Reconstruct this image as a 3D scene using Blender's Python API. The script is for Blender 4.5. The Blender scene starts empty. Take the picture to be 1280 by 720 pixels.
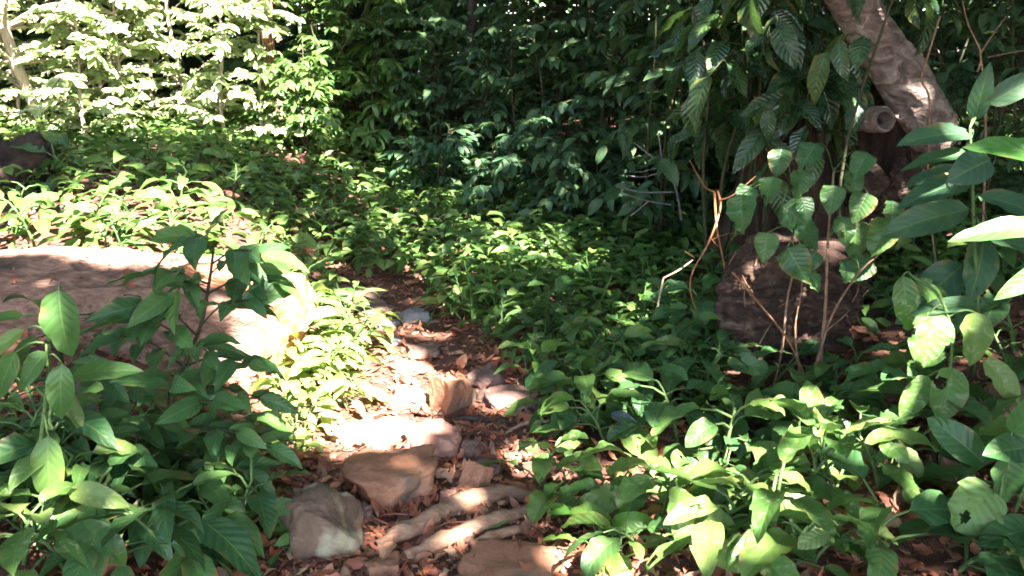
import bpy, bmesh, math, random
import numpy as np
from mathutils import Vector, noise, Quaternion

SC = bpy.context.scene
COL = SC.collection
rng = np.random.default_rng(7)
random.seed(7)
R = math.radians

# ------------------------------------------------------------------ camera frame and ground
FPX = 1100.0
CAMZ = 1.5
PITCH = R(16)
Fw = np.array((0, math.cos(PITCH), -math.sin(PITCH)))
Up = np.array((0, math.sin(PITCH), math.cos(PITCH)))
Rt = np.array((1.0, 0, 0))
S = np.array((0.36, -0.72, 1.0)); S /= np.linalg.norm(S)      # towards the sun


def sstep(a, b, x):
    t = np.clip((x - a) / (b - a), 0, 1)
    return t * t * (3 - 2 * t)


PY = [1.0, 2.0, 2.35, 2.8, 3.5, 4.05, 4.6, 5.2, 5.6, 5.9, 9.0]
PL = [-.70, -.72, -.75, -.81, -.78, -.76, -.87, -1.15, -1.38, -1.5, -2.9]
PR = [.25, .18, .12, .05, .15, -.05, -.36, -.49, -1.05, -1.46, -2.9]


def path_l(y): return float(np.interp(y, PY, PL))
def path_r(y): return float(np.interp(y, PY, PR))


def hgt(x, y):
    """height of the forest floor"""
    l, r = path_l(y), path_r(y)
    hh = 0.42 * float(sstep(-0.9, -2.3, x)) * float(sstep(4.0, 5.6, y))
    hh += 0.16 * float(sstep(-0.9, -2.0, x)) * (1 - float(sstep(4.0, 5.6, y)))
    hh += 0.30 * float(sstep(0.7, 2.6, x)) * float(sstep(1.5, 3.5, y))
    hh += 0.07 * max(0.0, y - 6.5) * (1 if y < 16 else 1)if y < 16 else 0.07 * 9.5
    off = 0.0 if l <= x <= r else min(abs(x - l), abs(x - r))
    hh += 0.05 * float(sstep(0, 0.5, off))
    if y < 14 and abs(x) < 9:
        hh += 0.028 * noise.noise(Vector((x * 2.3, y * 2.3, 0.3))) + 0.012 * noise.noise(Vector((x * 7, y * 7, 4.0)))
    return hh


def ray(px, py):
    return Fw + Rt * (px - 640) / FPX + Up * (360 - py) / FPX


def on_ground(px, py):
    d = ray(px, py); t = 1.2
    while t < 30:
        p = np.array((0, 0, CAMZ)) + d * t
        if p[2] <= hgt(p[0], p[1]):
            break
        t += 0.05
    a, b = t - 0.05, t
    for _ in range(12):
        m = (a + b) / 2
        p = np.array((0, 0, CAMZ)) + d * m
        if p[2] <= hgt(p[0], p[1]): b = m
        else: a = m
    return np.array((0, 0, CAMZ)) + d * b


def at_y(px, py, y):
    d = ray(px, py)
    return np.array((0, 0, CAMZ)) + d * (y / d[1])


def depth(p):
    return float(np.dot(np.array(p) - np.array((0, 0, CAMZ)), Fw))


def m_per_px(p): return depth(p) / FPX


# ------------------------------------------------------------------ object helpers
def tag(o, label=None, cat=None, group=None, kind=None):
    if label: o['label'] = label
    if cat: o['category'] = cat
    if group: o['group'] = group
    if kind: o['kind'] = kind
    return o


def thing(name, label, cat, loc, group=None):
    o = bpy.data.objects.new(name, None)
    o.empty_display_size = 0.05
    COL.objects.link(o)
    o.location = [float(v) for v in loc]
    return tag(o, label, cat, group)


def link(name, me, parent=None, loc=None):
    o = bpy.data.objects.new(name, me)
    COL.objects.link(o)
    if parent: o.parent = parent
    if loc is not None: o.location = [float(v) for v in loc]
    return o


def copy_tree(o, parent=None):
    c = o.copy(); COL.objects.link(c)
    if parent: c.parent = parent
    for ch in list(o.children): copy_tree(ch, c)
    return c


def nrm(a): return a / np.maximum(np.linalg.norm(a, axis=-1, keepdims=True), 1e-9)


class MB:
    """collects quads: leaves and tubes, and links them as ONE mesh"""
    def __init__(s):
        s.V = []; s.Q = []; s.U = []; s.A = []; s.n = 0

    def add(s, V, Q, U, A):
        s.V.append(V); s.Q.append(Q + s.n); s.U.append(U); s.A.append(A); s.n += len(V)

    def leaves(s, O, D, N, L, W, droop=0.5, fold=0.25, nu=5, nv=2, a=.62, b=1.0, lv=None, wave=0.06, hole=None, tear=0.0, rg=None, twist=.4):
        rg = rg or rng
        O = np.atleast_2d(np.array(O, float)); k = len(O)
        D = nrm(np.atleast_2d(np.array(D, float)) * np.ones((k, 1))); N = np.atleast_2d(np.array(N, float)) * np.ones((k, 1))
        Sd = nrm(np.cross(D, N)); N = np.cross(Sd, D)
        L = np.ones(k) * L; W = np.ones(k) * W
        dr = np.ones(k) * droop + 1e-3; fo = np.ones(k) * fold
        lv = rg.random(k) if lv is None else np.ones(k) * lv
        u = np.linspace(0, 1, nu + 1); v = np.linspace(-1, 1, nv + 1)
        w = u ** a * (1 - u) ** b; w /= w.max(); w = np.maximum(w, 0.025)
        th = dr[:, None] * u[None]                         # k,nu
        cx = np.sin(th) / dr[:, None]; cz = -(1 - np.cos(th)) / dr[:, None]
        ph = rg.random((k, 1)) * 6.28
        wv = wave * np.sin(u[None] * 15 + ph) + wave * .6 * np.sin(u[None] * 29 + ph * 3)
        C = O[:, None] + L[:, None, None] * (cx[..., None] * D[:, None] + cz[..., None] * N[:, None])
        Nu = N[:, None] * np.cos(th)[..., None] + D[:, None] * np.sin(th)[..., None]
        half = (W[:, None] / 2) * w[None]
        asym = np.sign(v)
        tw = (rg.normal(size=(k, 1)) * twist * u[None])[..., None]
        Sdu = Sd[:, None] * np.cos(tw) + Nu * np.sin(tw); Nu = Nu * np.cos(tw) - Sd[:, None] * np.sin(tw)
        side = half[..., None] * v[None, None] * np.cos(fo)[:, None, None]
        up = half[..., None] * np.abs(v)[None, None] * np.sin(fo)[:, None, None] * (1.0) + \
            (W[:, None] * wv)[..., None] * (np.abs(v) ** 1.5 * (1 + .4 * asym))[None, None]
        P = C[:, :, None] + side[..., None] * Sdu[:, :, None] + up[..., None] * Nu[:, :, None]
        P = P.reshape(-1, 3)
        m = (nu + 1) * (nv + 1)
        ii, jj = np.meshgrid(np.arange(nu), np.arange(nv), indexing='ij')
        if hole is not None:
            uc = (ii + .5) / nu; vc = (jj + .5) / nv * 2 - 1
            keep = np.ones_like(uc, bool)
            for (hu, hv, hr) in hole:
                keep &= ((uc - hu) * 2) ** 2 + (vc - hv) ** 2 > hr * hr
            ii, jj = ii[keep], jj[keep]
        base = (ii * (nv + 1) + jj).ravel()
        q = np.stack([base, base + 1, base + nv + 2, base + nv + 1], 1)
        Q = (q[None] + (np.arange(k) * m)[:, None, None])
        if tear > 0:
            uc = (ii.ravel() + .5) / nu; vc = (jj.ravel() + .5) / nv * 2 - 1
            kp = np.ones(Q.shape[:2], bool)
            for r_i in range(k):
                if rg.random() < tear:
                    for _ in range(rg.integers(1, 4)):
                        hu, hv, hr = rg.uniform(.2, .95), rg.choice([rg.uniform(-.7, .7), -1.05, 1.05]), rg.uniform(.10, .30)
                        kp[r_i] &= ((uc - hu) * 2.2) ** 2 + ((vc - hv) * .8) ** 2 > hr * hr
            Q = Q[kp]
        Q = Q.reshape(-1, 4)
        UV = np.stack(np.meshgrid(u, (v + 1) / 2, indexing='ij'), -1).reshape(-1, 2)
        s.add(P, Q, np.tile(UV, (k, 1)), np.repeat(lv, m))

    def tube(s, pts, rad, n=6, lv=0.5):
        pts = np.array(pts, float); k = len(pts)
        rad = np.ones(k) * rad
        t = np.gradient(pts, axis=0); t = nrm(t)
        ref = np.array((0.31, 0.17, 0.93)) if abs(t[0][2]) < .8 else np.array((.93, .2, .1))
        sx = nrm(np.cross(t, ref)); sy = np.cross(t, sx)
        ang = np.linspace(0, 2 * math.pi, n + 1)
        P = pts[:, None] + rad[:, None, None] * (np.cos(ang)[None, :, None] * sx[:, None] + np.sin(ang)[None, :, None] * sy[:, None])
        ii, jj = np.meshgrid(np.arange(k - 1), np.arange(n), indexing='ij')
        base = (ii * (n + 1) + jj).ravel()
        Q = np.stack([base, base + 1, base + n + 2, base + n + 1], 1)
        ln = np.concatenate([[0], np.cumsum(np.linalg.norm(np.diff(pts, axis=0), axis=1))])
        UV = np.stack(np.meshgrid(ln, ang / 6.283, indexing='ij'), -1).reshape(-1, 2)
        s.add(P.reshape(-1, 3), Q, UV, np.ones(len(UV)) * lv)

    def mesh(s, name, mat, smooth=True, origin=None):
        V = np.concatenate(s.V); Q = np.concatenate(s.Q); U = np.concatenate(s.U); A = np.concatenate(s.A)
        if origin is not None: V = V - np.array(origin)
        me = bpy.data.meshes.new(name)
        me.vertices.add(len(V)); me.vertices.foreach_set('co', V.astype(np.float32).ravel())
        me.loops.add(Q.size); me.loops.foreach_set('vertex_index', Q.astype(np.int32).ravel())
        me.polygons.add(len(Q)); me.polygons.foreach_set('loop_start', np.arange(0, Q.size, 4, dtype=np.int32))
        me.polygons.foreach_set('loop_total', np.full(len(Q), 4, np.int32))
        me.polygons.foreach_set('use_smooth', np.full(len(Q), smooth))
        me.update(calc_edges=True)
        uv = me.uv_layers.new(name='UVMap')
        uv.data.foreach_set('uv', U[Q.ravel()].astype(np.float32).ravel())
        at = me.attributes.new('lv', 'FLOAT', 'POINT')
        at.data.foreach_set('value', A.astype(np.float32))
        me.materials.append(mat)
        return me

    def build(s, name, mat, parent=None, origin=None, loc=None):
        return link(name, s.mesh(name, mat, origin=origin), parent, loc)


# ------------------------------------------------------------------ materials
def new_mat(name):
    m = bpy.data.materials.new(name); m.use_nodes = True
    nt = m.node_tree; nt.nodes.clear()
    return m, nt, nt.nodes.new, nt.links.new


def ramp(nt, fac, stops, interp='LINEAR'):
    r = nt.nodes.new('ShaderNodeValToRGB'); r.color_ramp.interpolation = interp
    e = r.color_ramp.elements
    while len(e) < len(stops): e.new(0.5)
    for el, (p, c) in zip(e, stops):
        el.position = p; el.color = (*c, 1) if len(c) == 3 else c
    nt.links.new(fac, r.inputs['Fac'])
    return r.outputs['Color']


def mth(nt, op, a, b=None, c=None, clamp=False):
    n = nt.nodes.new('ShaderNodeMath'); n.operation = op; n.use_clamp = clamp
    for i, v in enumerate((a, b, c)):
        if v is None: continue
        if isinstance(v, (int, float)): n.inputs[i].default_value = v
        else: nt.links.new(v, n.inputs[i])
    return n.outputs[0]


def mixc(nt, f, a, b, mode='MIX'):
    n = nt.nodes.new('ShaderNodeMix'); n.data_type = 'RGBA'; n.blend_type = mode
    for i, v in ((0, f), (6, a), (7, b)):
        if isinstance(v, (int, float)): n.inputs[i].default_value = v
        elif isinstance(v, tuple): n.inputs[i].default_value = (*v, 1)
        else: nt.links.new(v, n.inputs[i])
    return n.outputs[2]


def leaf_mat(name, cols, rough=.42, trans=.32, tcol=None, veins=9, vein_bump=.13, vein_tint=(.16, .25, .07), spots=0.35, spec=.32, spot_col=(.10, .07, .025), wear=True, blotch=0):
    m, nt, new, lk = new_mat(name)
    at = new('ShaderNodeAttribute'); at.attribute_name = 'lv'
    uv = new('ShaderNodeUVMap'); uv.uv_map = 'UVMap'
    sp = new('ShaderNodeSeparateXYZ'); lk(uv.outputs[0], sp.inputs[0])
    u = sp.outputs[0]
    v = mth(nt, 'ABSOLUTE', mth(nt, 'MULTIPLY_ADD', sp.outputs[1], 2.0, -1.0))
    n = len(cols)
    c = ramp(nt, at.outputs['Fac'], [(i / max(1, n - 1), cc) for i, cc in enumerate(cols)])
    tc = new('ShaderNodeTexCoord')
    nz = new('ShaderNodeTexNoise'); nz.inputs['Scale'].default_value = 16; nz.inputs['Detail'].default_value = 4
    lk(tc.outputs['Object'], nz.inputs['Vector'])
    c = mixc(nt, mth(nt, 'MULTIPLY', mth(nt, 'SUBTRACT', nz.outputs['Fac'], .5), 1.6, clamp=True), c, (.085, .145, .045))
    # midrib and side veins
    mid = mth(nt, 'SUBTRACT', 1.0, mth(nt, 'MULTIPLY', v, 14.0), clamp=True)
    vs = mth(nt, 'SINE', mth(nt, 'MULTIPLY', mth(nt, 'SUBTRACT', mth(nt, 'MULTIPLY', u, float(veins)), mth(nt, 'MULTIPLY', v, 1.7)), 6.283))
    vs01 = mth(nt, 'MULTIPLY_ADD', vs, .5, .5)
    thin = mth(nt, 'POWER', vs01, 10.0)
    vein = mth(nt, 'MAXIMUM', mid, mth(nt, 'MULTIPLY', thin, .28))
    c = mixc(nt, mth(nt, 'MULTIPLY', vein, .55), c, vein_tint)
    if blotch:   # pale mined patches
        pz = new('ShaderNodeTexNoise'); pz.inputs['Scale'].default_value = 26; pz.inputs['Detail'].default_value = 2; pz.inputs['Distortion'].default_value = 1.5
        lk(tc.outputs['Object'], pz.inputs['Vector'])
        c = mixc(nt, mth(nt, 'MULTIPLY', mth(nt, 'MULTIPLY', mth(nt, 'SUBTRACT', pz.outputs['Fac'], .56), 10.0, clamp=True), blotch), c, (.34, .38, .20))
    # age spots with a shape of their own
    vz = new('ShaderNodeTexNoise'); vz.inputs['Scale'].default_value = 38; vz.inputs['Detail'].default_value = 5
    lk(tc.outputs['Object'], vz.inputs['Vector'])
    spt = mth(nt, 'MULTIPLY', mth(nt, 'SUBTRACT', vz.outputs['Fac'], .62), 14.0, clamp=True)
    c = mixc(nt, mth(nt, 'MULTIPLY', spt, spots), c, spot_col)
    bz = new('ShaderNodeTexNoise'); bz.inputs['Scale'].default_value = 9; bz.inputs['Detail'].default_value = 3
    lk(tc.outputs['Object'], bz.inputs['Vector'])
    edge = mth(nt, 'MULTIPLY', mth(nt, 'MULTIPLY', mth(nt, 'SUBTRACT', v, .62), 3.0, clamp=True), mth(nt, 'MULTIPLY', mth(nt, 'SUBTRACT', bz.outputs['Fac'], .55), 12.0, clamp=True))
    c = mixc(nt, mth(nt, 'MULTIPLY', edge, .75), c, (.17, .11, .035) if wear else (.2, .09, .05))
    hv = new('ShaderNodeHueSaturation'); lk(c, hv.inputs['Color']); lk(mth(nt, 'MULTIPLY_ADD', bz.outputs['Fac'], .9, .55), hv.inputs['Value'])
    c = hv.outputs[0]
    p = new('ShaderNodeBsdfPrincipled'); lk(c, p.inputs['Base Color'])
    rz = mth(nt, 'MULTIPLY_ADD', nz.outputs['Fac'], .3, rough - .15)
    lk(rz, p.inputs['Roughness']); p.inputs['Specular IOR Level'].default_value = spec
    bp = new('ShaderNodeBump'); bp.inputs['Strength'].default_value = vein_bump; bp.inputs['Distance'].default_value = .006
    hh = mth(nt, 'ADD', mth(nt, 'MULTIPLY', vs01, -1.0), mth(nt, 'MULTIPLY', mid, -1.2))
    hh = mth(nt, 'ADD', hh, mth(nt, 'MULTIPLY', vz.outputs['Fac'], 0.8))
    lk(hh, bp.inputs['Height']); lk(bp.outputs[0], p.inputs['Normal'])
    t = new('ShaderNodeBsdfTranslucent')
    ct = mixc(nt, .5, c, tcol or (.13, .27, .045)) if trans > 0 else c
    lk(ct, t.inputs['Color'])
    mx = new('ShaderNodeMixShader'); mx.inputs[0].default_value = trans
    lk(p.outputs[0], mx.inputs[1]); lk(t.outputs[0], mx.inputs[2])
    o = new('ShaderNodeOutputMaterial'); lk(mx.outputs[0], o.inputs['Surface'])
    return m


def solid_mat(name, stops, scale=6, stretch=(1, 1, 1), rough=.85, bump=.6, dist=.02, fine=40, detail=8, extra=None, spec=.3, warp=0.0):
    m, nt, new, lk = new_mat(name)
    tc = new('ShaderNodeTexCoord'); mp = new('ShaderNodeMapping'); mp.inputs['Scale'].default_value = stretch
    lk(tc.outputs['Object'], mp.inputs['Vector'])
    a = new('ShaderNodeTexNoise'); a.inputs['Scale'].default_value = scale; a.inputs['Detail'].default_value = detail; a.inputs['Roughness'].default_value = .62
    a.inputs['Distortion'].default_value = warp
    lk(mp.outputs[0], a.inputs['Vector'])
    b = new('ShaderNodeTexNoise'); b.inputs['Scale'].default_value = fine; b.inputs['Detail'].default_value = 6
    lk(mp.outputs[0], b.inputs['Vector'])
    f = mth(nt, 'ADD', mth(nt, 'MULTIPLY', a.outputs['Fac'], .75), mth(nt, 'MULTIPLY', b.outputs['Fac'], .25))
    c = ramp(nt, f, stops)
    if extra:   # (colour, noise scale, threshold): patches such as lichen
        e = new('ShaderNodeTexNoise'); e.inputs['Scale'].default_value = extra[1]; e.inputs['Detail'].default_value = 7
        lk(tc.outputs['Object'], e.inputs['Vector'])
        c = mixc(nt, mth(nt, 'MULTIPLY', mth(nt, 'SUBTRACT', e.outputs['Fac'], extra[2]), 9.0, clamp=True), c, extra[0])
    p = new('ShaderNodeBsdfPrincipled'); lk(c, p.inputs['Base Color']); p.inputs['Roughness'].default_value = rough
    p.inputs['Specular IOR Level'].default_value = spec
    bp = new('ShaderNodeBump'); bp.inputs['Strength'].default_value = bump; bp.inputs['Distance'].default_value = dist
    lk(f, bp.inputs['Height']); lk(bp.outputs[0], p.inputs['Normal'])
    o = new('ShaderNodeOutputMaterial'); lk(p.outputs[0], o.inputs['Surface'])
    return m


M = {}
M['herb'] = leaf_mat('herb leaf', [(.036, .085, .026), (.05, .115, .03), (.072, .145, .034), (.11, .17, .04)], rough=.4, veins=7)
M['herb_bright'] = leaf_mat('bright herb leaf', [(.05, .12, .028), (.075, .155, .034), (.11, .19, .045), (.17, .23, .065)], rough=.42, veins=8, trans=.36, blotch=.45)
M['herb_pale'] = leaf_mat('pale eaten leaf', [(.10, .18, .05), (.17, .25, .08), (.24, .30, .11)], rough=.5, veins=7, vein_bump=.35, spots=.6)
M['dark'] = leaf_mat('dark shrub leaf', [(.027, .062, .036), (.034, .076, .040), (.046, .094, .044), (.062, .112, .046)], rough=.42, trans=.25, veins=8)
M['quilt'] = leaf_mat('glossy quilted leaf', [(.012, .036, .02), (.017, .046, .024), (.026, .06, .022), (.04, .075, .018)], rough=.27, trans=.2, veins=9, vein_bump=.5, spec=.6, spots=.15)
M['sapling'] = leaf_mat('sapling leaf', [(.025, .072, .026), (.034, .092, .033), (.044, .11, .036), (.066, .13, .036)], rough=.38, trans=.28, veins=8, vein_bump=.2)
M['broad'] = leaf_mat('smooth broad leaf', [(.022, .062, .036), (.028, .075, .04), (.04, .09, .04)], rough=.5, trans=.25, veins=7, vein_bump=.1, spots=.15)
M['lime'] = leaf_mat('lime young leaf', [(.07, .19, .035), (.10, .23, .04), (.16, .26, .05)], rough=.4, trans=.36, veins=8)
M['strip'] = leaf_mat('strip leaf painted sunlit', [(.13, .22, .05), (.18, .27, .06), (.24, .32, .08), (.30, .34, .11)], rough=.4, veins=8, trans=.34, tcol=(.3, .4, .08))  # strip herbs: sun glare painted in as a lighter leaf colour
M['edge_leaf'] = leaf_mat('clear green leaf', [(.045, .15, .03), (.055, .17, .032)], rough=.42, trans=.34, tcol=(.05, .24, .03), veins=7)
M['sunny'] = leaf_mat('tree leaf painted sunlit', [(.15, .21, .08), (.23, .30, .13), (.31, .37, .18), (.38, .41, .24)], rough=.4, trans=.32, tcol=(.32, .42, .12), veins=6, vein_bump=.2, spots=.1)  # young trees: overexposed sunlight put into the paler leaf colour
M['canopy'] = leaf_mat('canopy leaf', [(.03, .07, .02), (.045, .10, .025), (.06, .12, .03)], rough=.5, trans=.2, veins=6)
M['litter'] = leaf_mat('dry leaf', [(.10, .032, .022), (.25, .072, .040), (.36, .12, .07), (.15, .046, .034), (.40, .19, .11), (.32, .085, .034), (.44, .27, .17), (.12, .055, .045), (.20, .11, .07), (.07, .035, .03)],
                       rough=.6, trans=.12, tcol=(.4, .16, .06), veins=6, vein_bump=.15, vein_tint=(.26, .14, .10), spots=.75, spot_col=(.05, .025, .018))
# the green mottling of leaf_mat must not tint dry leaves
for n_ in M['litter'].node_tree.nodes:
    if n_.type == 'MIX' and abs(n_.inputs[7].default_value[1] - .145) < 1e-4 and abs(n_.inputs[7].default_value[0] - .085) < 1e-4:
        n_.inputs[7].default_value = (.22, .09, .05, 1)
M['soil'] = solid_mat('forest soil', [(.28, (.026, .012, .009)), (.5, (.085, .036, .025)), (.7, (.17, .075, .052))], scale=5, fine=55, bump=.9, dist=.03)
M['log'] = solid_mat('weathered log wood', [(.26, (.045, .025, .02)), (.42, (.13, .07, .052)), (.55, (.26, .145, .108)), (.72, (.43, .26, .20))],
                     scale=4.5, stretch=(1.4, 3, 3), fine=24, bump=1.0, dist=.05, warp=1.2, extra=((.06, .04, .03), 4.0, .55))
M['log_end'] = solid_mat('broken log face', [(.3, (.20, .062, .03)), (.5, (.42, .15, .075)), (.68, (.54, .28, .18))], scale=7, stretch=(3, 1, 1.2), fine=30, bump=.9, dist=.03)
M['log_bare'] = solid_mat('orange bare wood', [(.3, (.16, .055, .028)), (.5, (.36, .14, .075)), (.68, (.50, .26, .17))], scale=7, stretch=(1, 3, 2), fine=30, bump=.9, dist=.03)
M['rock_tan'] = solid_mat('tan stone', [(.3, (.11, .052, .032)), (.5, (.26, .115, .068)), (.7, (.36, .19, .12))], scale=5, fine=90, bump=.8, dist=.012, extra=((.10, .075, .06), 5.0, .56))
M['rock_pink'] = solid_mat('pink stone', [(.3, (.15, .07, .052)), (.5, (.30, .145, .108)), (.7, (.40, .23, .18))], scale=6, fine=90, bump=.8, dist=.012)
M['rock_grey'] = solid_mat('blue grey stone', [(.3, (.08, .075, .085)), (.5, (.18, .17, .185)), (.7, (.30, .28, .29))], scale=5, fine=70, bump=.4, dist=.012)
M['rock_dark'] = solid_mat('dark brown stone', [(.3, (.06, .034, .029)), (.5, (.14, .082, .068)), (.7, (.23, .145, .118))], scale=6, fine=90, bump=.8, dist=.014)
M['rock_lichen'] = solid_mat('dark stone with lichen', [(.3, (.06, .038, .028)), (.5, (.13, .08, .055)), (.7, (.21, .14, .10))], scale=6, fine=90, bump=.8, dist=.014, extra=((.34, .29, .19), 6.5, .53))
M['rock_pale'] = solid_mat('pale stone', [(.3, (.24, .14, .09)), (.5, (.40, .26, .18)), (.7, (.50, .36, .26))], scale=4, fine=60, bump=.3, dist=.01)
M['root'] = solid_mat('worn root bark', [(.3, (.08, .042, .028)), (.5, (.23, .125, .08)), (.68, (.36, .22, .155))], scale=7, stretch=(1.5, 4, 4), fine=40, bump=.9, dist=.015)
M['twig_dark'] = solid_mat('dark wet twig', [(.3, (.018, .013, .011)), (.6, (.06, .042, .034))], scale=20)
M['twig_pale'] = solid_mat('bleached twig', [(.3, (.13, .09, .065)), (.6, (.33, .25, .18))], scale=20)
M['twig_orange'] = solid_mat('orange brown dead twig', [(.3, (.10, .038, .016)), (.5, (.23, .09, .04)), (.7, (.36, .20, .11))], scale=14)
M['twig_grey'] = solid_mat('grey dead twig', [(.3, (.09, .08, .08)), (.6, (.21, .19, .19))], scale=20)
M['stem'] = solid_mat('green brown stem', [(.3, (.02, .022, .010)), (.6, (.06, .055, .026))], scale=18)
M['stem_green'] = solid_mat('green stem', [(.3, (.045, .085, .025)), (.6, (.09, .14, .045))], scale=18)
M['bark'] = solid_mat('forest bark', [(.3, (.016, .012, .009)), (.5, (.045, .034, .026)), (.7, (.10, .078, .06))], scale=5, stretch=(2.5, 2.5, .6), fine=30, bump=1, dist=.03)
M['bark_pale'] = solid_mat('pale bark', [(.3, (.17, .125, .10)), (.5, (.34, .27, .22)), (.7, (.48, .40, .34))], scale=6, stretch=(2.5, 2.5, .6), fine=30, bump=1, dist=.03)
M['stump'] = solid_mat('fibrous rotten stump', [(.34, (.015, .008, .006)), (.46, (.04, .021, .015)), (.57, (.078, .043, .031)), (.69, (.21, .14, .105))], scale=6, stretch=(1, 1, 2.2), fine=34, bump=1, dist=.05, warp=1.2)
M['rot_red'] = solid_mat('red rotten wood', [(.3, (.010, .006, .005)), (.5, (.035, .018, .013)), (.7, (.10, .05, .036))], scale=4, stretch=(4, 4, .8), fine=30, bump=1, dist=.04)
M['bark_flaky'] = solid_mat('pale flaky bark', [(.3, (.06, .042, .034)), (.46, (.15, .105, .088)), (.6, (.29, .215, .185)), (.75, (.44, .35, .31))], scale=9, stretch=(1, 1, 1.6), fine=28, bump=1, dist=.05, warp=1.0)
M['dark_leaf'] = leaf_mat('bluish dead leaf', [(.045, .06, .085), (.05, .07, .095)], rough=.35, trans=.05, tcol=(.05, .06, .08), vein_tint=(.12, .13, .16))
M['moss'] = solid_mat('dark earth', [(.3, (.014, .009, .007)), (.6, (.045, .026, .018))], scale=8, bump=1, dist=.04)

# ------------------------------------------------------------------ ground
def make_ground():
    xs = np.concatenate([[-160, -70, -30, -16], np.arange(-9, -2.5, .16), np.arange(-2.5, 2.5, .055), np.arange(2.5, 9.01, .16), [16, 30, 70, 160]])
    ys = np.concatenate([[-80, -25, -9, -4], np.arange(-1.5, 1.8, .2), np.arange(1.8, 6.5, .055), np.arange(6.5, 14.1, .2), [18, 26, 50, 110, 220]])
    V = np.array([(x, y, hgt(x, y)) for x in xs for y in ys]); ny = len(ys)
    ii, jj = np.meshgrid(np.arange(len(xs) - 1), np.arange(ny - 1), indexing='ij')
    b = (ii * ny + jj).ravel()
    mb = MB(); mb.add(V, np.stack([b, b + ny, b + ny + 1, b + 1], 1), V[:, :2] * .1, np.ones(len(V)) * .5)
    return tag(mb.build('ground', M['soil']), kind='structure')


make_ground()

# ------------------------------------------------------------------ rocks
ROCKS = []          # (x, y, radius) keep-out discs for herbs


def rock_mesh(name, mat, w, d, h, seed, facets=9, rough=.12, flat=.0, sub=5, sharp=.72, box=.75):
    rg = np.random.default_rng(seed)
    bm = bmesh.new(); bmesh.ops.create_icosphere(bm, subdivisions=sub, radius=1)
    ns = nrm(rg.normal(size=(facets, 3))); cs = sharp + rg.random(facets) * .2
    if flat: ns = np.vstack([ns, [[.06, .04, 1]]]); ns = nrm(ns); cs = np.append(cs, 1 - flat)
    for v in bm.verts:
        p = np.array(v.co); p = np.sign(p) * np.abs(p) ** box; p /= max(.01, (np.abs(p) ** 4).sum() ** .25)
        for n_, c_ in zip(ns, cs):
            e = p @ n_ - c_
            if e > 0: p = p - n_ * e
        q = Vector(p) * 1.6 + Vector((seed * 3.1, 0, 0))
        k = 1 + rough * noise.noise(q) * 2 + rough * .5 * noise.noise(q * 3.1) + rough * .35 * noise.noise(q * 7) + rough * .22 * noise.noise(q * 16)
        v.co = (p[0] * k * w / 2, p[1] * k * d / 2, p[2] * k * h / 2)
    for f in bm.faces: f.smooth = True
    me = bpy.data.meshes.new(name); bm.to_mesh(me); bm.free()
    me.materials.append(mat)
    return me


def rock(px, py, wpx, hm, label, mat, seed, dm=None, rot=0., tilt=(0, 0), sink=.5, name='stone', flat=.25, sharp=.72, box=.86, group='stones set in the path'):
    """a stone whose base centre is seen at px, py and which is wpx pixels wide"""
    p = on_ground(px, py); w = wpx * m_per_px(p); d = dm or w * .8
    o = link(name, rock_mesh(name, M[mat], w * 1.12, d * 1.1, hm * 1.6, seed, flat=flat, sharp=sharp, box=box))
    o.location = (p[0], p[1], p[2] + hm * .8 - hm * 1.6 * sink)
    o.rotation_euler = (R(tilt[0]), R(tilt[1]), R(rot))
    tag(o, label, 'stone', group)
    ROCKS.append((p[0], p[1], max(w, d) * .5))
    return o


rock(492, 606, 112, .13, 'large rounded tan stone with a dark stain, left of the triangular stone in the path', 'rock_tan', 3, dm=.30, rot=8, flat=.15)
rock(404, 672, 86, .20, 'squarish dark block with pale lichen on its left side, at the left path edge', 'rock_lichen', 11, dm=.22, rot=4, flat=.15, sharp=.8, box=.62)
rock(541, 560, 66, .12, 'smooth pink boulder directly above the large tan stone', 'rock_pink', 5, dm=.2, rot=-10, flat=.2)
rock(590, 608, 46, .11, 'wedge of brown stone shaped like a triangle, behind the curved roots', 'rock_tan', 21, dm=.14, rot=30, flat=0, sharp=.5)
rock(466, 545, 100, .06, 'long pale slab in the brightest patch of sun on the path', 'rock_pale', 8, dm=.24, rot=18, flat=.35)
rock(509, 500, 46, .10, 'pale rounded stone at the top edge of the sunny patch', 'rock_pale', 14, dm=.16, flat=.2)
rock(562, 507, 44, .17, 'upright orange tan stone with a sharp lit edge, middle of the path', 'rock_tan', 27, dm=.16, rot=35, flat=.1, sharp=.7, box=.62)
rock(604, 478, 46, .10, 'dull brown stone touching the back of the upright stone', 'rock_dark', 31, dm=.18, flat=.3)
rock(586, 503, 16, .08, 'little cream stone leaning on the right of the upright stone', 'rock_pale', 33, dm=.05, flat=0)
rock(637, 505, 68, .10, 'broad flat dark brown stone on the right path edge', 'rock_dark', 36, dm=.26, rot=14, flat=.4)
rock(642, 712, 130, .05, 'flat brown slab at the bottom of the picture, in front of the roots', 'rock_tan', 41, dm=.22, flat=.5)
rock(520, 396, 42, .07, 'blue grey stone lying highest up the path', 'rock_grey', 44, dm=.16, flat=.3)
rock(484, 407, 24, .05, 'small blue grey stone left of the larger grey one', 'rock_grey', 47, dm=.1, flat=.2)
rock(493, 429, 22, .05, 'small lilac grey stone in shade below the other grey stones', 'rock_grey', 49, dm=.09, flat=.2)
rock(436, 372, 84, .06, 'wide flat brown slab where the path bends left', 'rock_dark', 52, dm=.32, rot=-12, flat=.45)
rock(466, 388, 50, .06, 'flat brown stone overlapping the slab at the bend', 'rock_dark', 53, dm=.24, rot=10, flat=.4)
rock(530, 442, 44, .06, 'low grey brown stone in the shaded part of the path', 'rock_dark', 57, dm=.16, flat=.3)
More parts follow.
